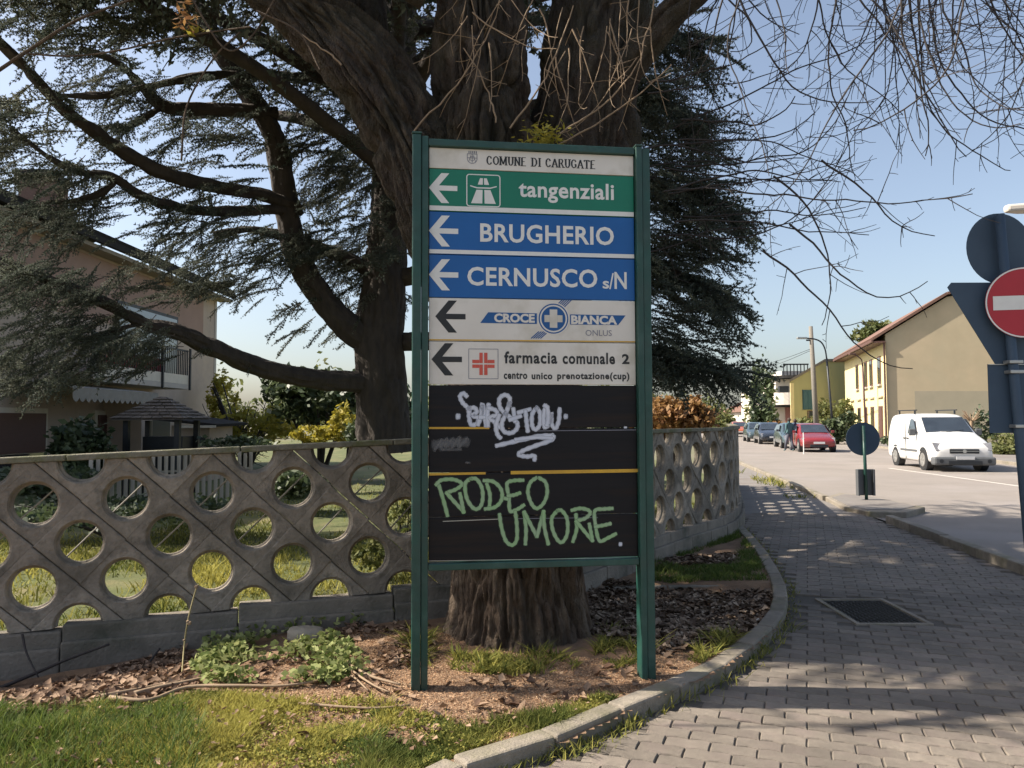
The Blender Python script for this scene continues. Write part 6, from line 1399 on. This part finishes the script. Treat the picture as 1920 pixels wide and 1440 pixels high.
# hatchbacks / saloons -------------------------------------------
def car(name, label, px, Y, paint, head=None, sc_=1., group='cars parked along the far kerb', cat='car'):
    p = at(px, 820, Y)
    o, bo = vehicle(name, label, cat, (p.x, Y, -.03), head if head is not None else road_h, [(0.0, .66, .62, .45, .36, .48, .54, .58), (-.06, .78, .74, .6, .24, .48, .60, .66), (-.35, .84, .82, .68, .2, .50, .72, .78), (-.95, .86, .84, .72, .2, .5, .82, .90), (-1.12, .86, .84, .72, .2, .5, .84, .94),
      (-1.55, .86, .84, .66, .2, .5, .88, 1.24), (-1.85, .86, .84, .62, .2, .5, .90, 1.38), (-2.4, .86, .845, .63, .2, .5, .92, 1.45), (-3.1, .86, .84, .62, .2, .5, .93, 1.42), (-3.6, .85, .82, .62, .22, .5, .93, 1.18), (-3.85, .82, .78, .62, .26, .5, .9, 1.0), (-3.95, .74, .7, .55, .34, .5, .8, .9)], paint, 3.95, 1.72, 1.45, 'car', group)
    glassq(o, [(-1.10, -.64, .97), (-1.10, .64, .97), (-1.76, .55, 1.35), (-1.76, -.55, 1.35)], 'windscreen')
    glassq(o, [(-3.72, .55, 1.10), (-3.72, -.55, 1.10), (-3.28, -.53, 1.37), (-3.28, .53, 1.37)], 'rear_window')
    for s_ in (-1, 1):
        q = [(-1.38, s_ * .838, .95), (-3.3, s_ * .838, .97), (-3.05, s_ * .70, 1.32), (-1.88, s_ * .70, 1.32)]; glassq(o, q if s_ < 0 else q[::-1], 'side_window')
        put('headlight', MB().slab([(-.06, s_ * .45, .56), (-.06, s_ * .72, .56), (-.26, s_ * .79, .72), (-.26, s_ * .52, .70)][::s_], .03), M['lampglass'], o, world=False)
        put('door_mirror', MB().box(-1.42, s_ * .85 - (0 if s_ > 0 else .15), .93, -1.34, s_ * .85 + (.15 if s_ > 0 else 0), 1.06), M[paint], o, world=False, bevel=.02)
    put('grille', MB().box(-.06, -.42, .25, .006, .42, .38), M['iron'], o, world=False, bevel=.02); put('number_plate', MB().box(.0, -.26, .42, .02, .26, .52), M['plate'], o, world=False)
    wheels(o, (-.72, -3.12), .845, .30)
    o.scale = (sc_,) * 3
    return o
car('parked_car', 'dark red car parked on the far side of the road', 1536, 37.6, 'carred')
car('parked_car', 'teal grey car partly hidden behind the dark red car', 1498, 42.6, 'carteal')
car('parked_car', 'dark blue car further down the street with headlights towards us', 1451, 50, 'carblue')
car('parked_car', 'greenish grey car parked behind the dark blue one', 1426, 55, 'carteal')
car('parked_car', 'orange red car standing near the far cream house', 1390, 72, 'carorange')
#car('parked_car', 'silver car just showing between the yellow house and the round sign', 1655, 41, 'carsilver', head=math.atan2(-1, -.1))
# ================================================================ PEOPLE
def person(label, px, Y, h, top, face):
    p = at(px, 820, Y); o = thing('person', label, 'person', (p.x, Y, -.03), face); k = h / 1.72
    jn = {'pel': (0, 0, .95), 'wst': (0, 0, 1.1), 'chs': (0, .01, 1.32), 'nck': (0, 0, 1.49), 'hed': (0, -.01, 1.58), 'top': (0, 0, 1.70),
          'lh': (.09, 0, .90), 'lk': (.10, -.12, .50), 'lf': (.10, -.20, .07), 'lt': (.10, -.34, .03), 'rh': (-.09, 0, .90), 'rk': (-.10, .05, .50), 'rf': (-.10, .22, .10), 'rt': (-.10, .10, .03),
          'ls': (.19, .0, 1.40), 'le': (.25, .06, 1.13), 'lw': (.25, -.08, .90), 'rs': (-.19, 0, 1.40), 're': (-.25, .02, 1.13), 'rw': (-.24, -.12, .92)}
    ed = [('pel', 'wst'), ('wst', 'chs'), ('chs', 'nck'), ('nck', 'hed'), ('hed', 'top'), ('pel', 'lh'), ('lh', 'lk'), ('lk', 'lf'), ('lf', 'lt'), ('pel', 'rh'), ('rh', 'rk'), ('rk', 'rf'), ('rf', 'rt'), ('chs', 'ls'), ('ls', 'le'), ('le', 'lw'), ('chs', 'rs'), ('rs', 're'), ('re', 'rw')]
    rad = {'pel': .14, 'wst': .13, 'chs': .155, 'nck': .055, 'hed': .085, 'top': .06, 'lh': .095, 'lk': .06, 'lf': .042, 'lt': .035, 'ls': .065, 'le': .045, 'lw': .032}
    for a in ('h', 'k', 'f', 't', 's', 'e', 'w'): rad['r' + a] = rad['l' + a]
    names = list(jn); me_ = bpy.data.meshes.new('body'); me_.from_pydata([tuple(c * k for c in jn[n_]) for n_ in names], [(names.index(a), names.index(b_)) for a, b_ in ed], [])
    ob = bpy.data.objects.new('body', me_); col.objects.link(ob); ob.parent = o; sk = ob.modifiers.new('skin', 'SKIN'); ob.modifiers.new('sub', 'SUBSURF').levels = 2
    for i, n_ in enumerate(names): me_.skin_vertices[0].data[i].radius = (rad[n_] * k,) * 2; me_.skin_vertices[0].data[i].use_root = (n_ == 'pel')
    me_.materials.append(M[top])
    put('head', MB().disc((0, -.02, 1.6 * k), (0, 0, 1), .01, .01, 8), M['skin'], o, world=False)
    bm_ = bmesh.new(); bmesh.ops.create_uvsphere(bm_, u_segments=12, v_segments=8, radius=.1 * k)
    hm = bpy.data.meshes.new('hair'); bm_.to_mesh(hm); bm_.free(); hm.materials.append(M['hair']); h_ = put('hair', hm, None, o, world=False, smooth=True); h_.location = (0, .015, 1.64 * k); h_.scale = (.95, 1, 1.1)
    put('trousers', MB().tube([(.09 * k, -.005, .93 * k), (.10 * k, -.12 * k, .5 * k), (.10 * k, -.20 * k, .1 * k)], [.11 * k, .075 * k, .06 * k], 10).tube([(-.09 * k, -.005, .93 * k), (-.10 * k, .05 * k, .5 * k), (-.10 * k, .22 * k, .13 * k)], [.11 * k, .075 * k, .06 * k], 10), M['trous'], o, world=False, smooth=True)
    return o
person('person with brown hair in a teal jacket walking beside the parked cars', 1480, 39.5, 1.68, 'jacket', R(200))
person('person with dark hair in navy clothes walking next to the red car', 1491, 40.3, 1.62, 'jacket2', R(195))
# thin white marker post by the red car
p = at(1507, 845, 36.); o = thing('marker_post', 'thin white post at the kerb before the red car', 'post', (p.x, 36, 0)); put('pole', MB().cyl((p.x, 36, -.05), (p.x, 36, .95), .025, n=8), M['lw'], o); put('cap', MB().cyl((p.x, 36, .951), (p.x, 36, .99), .03, .02, n=8), M['alu'], o)
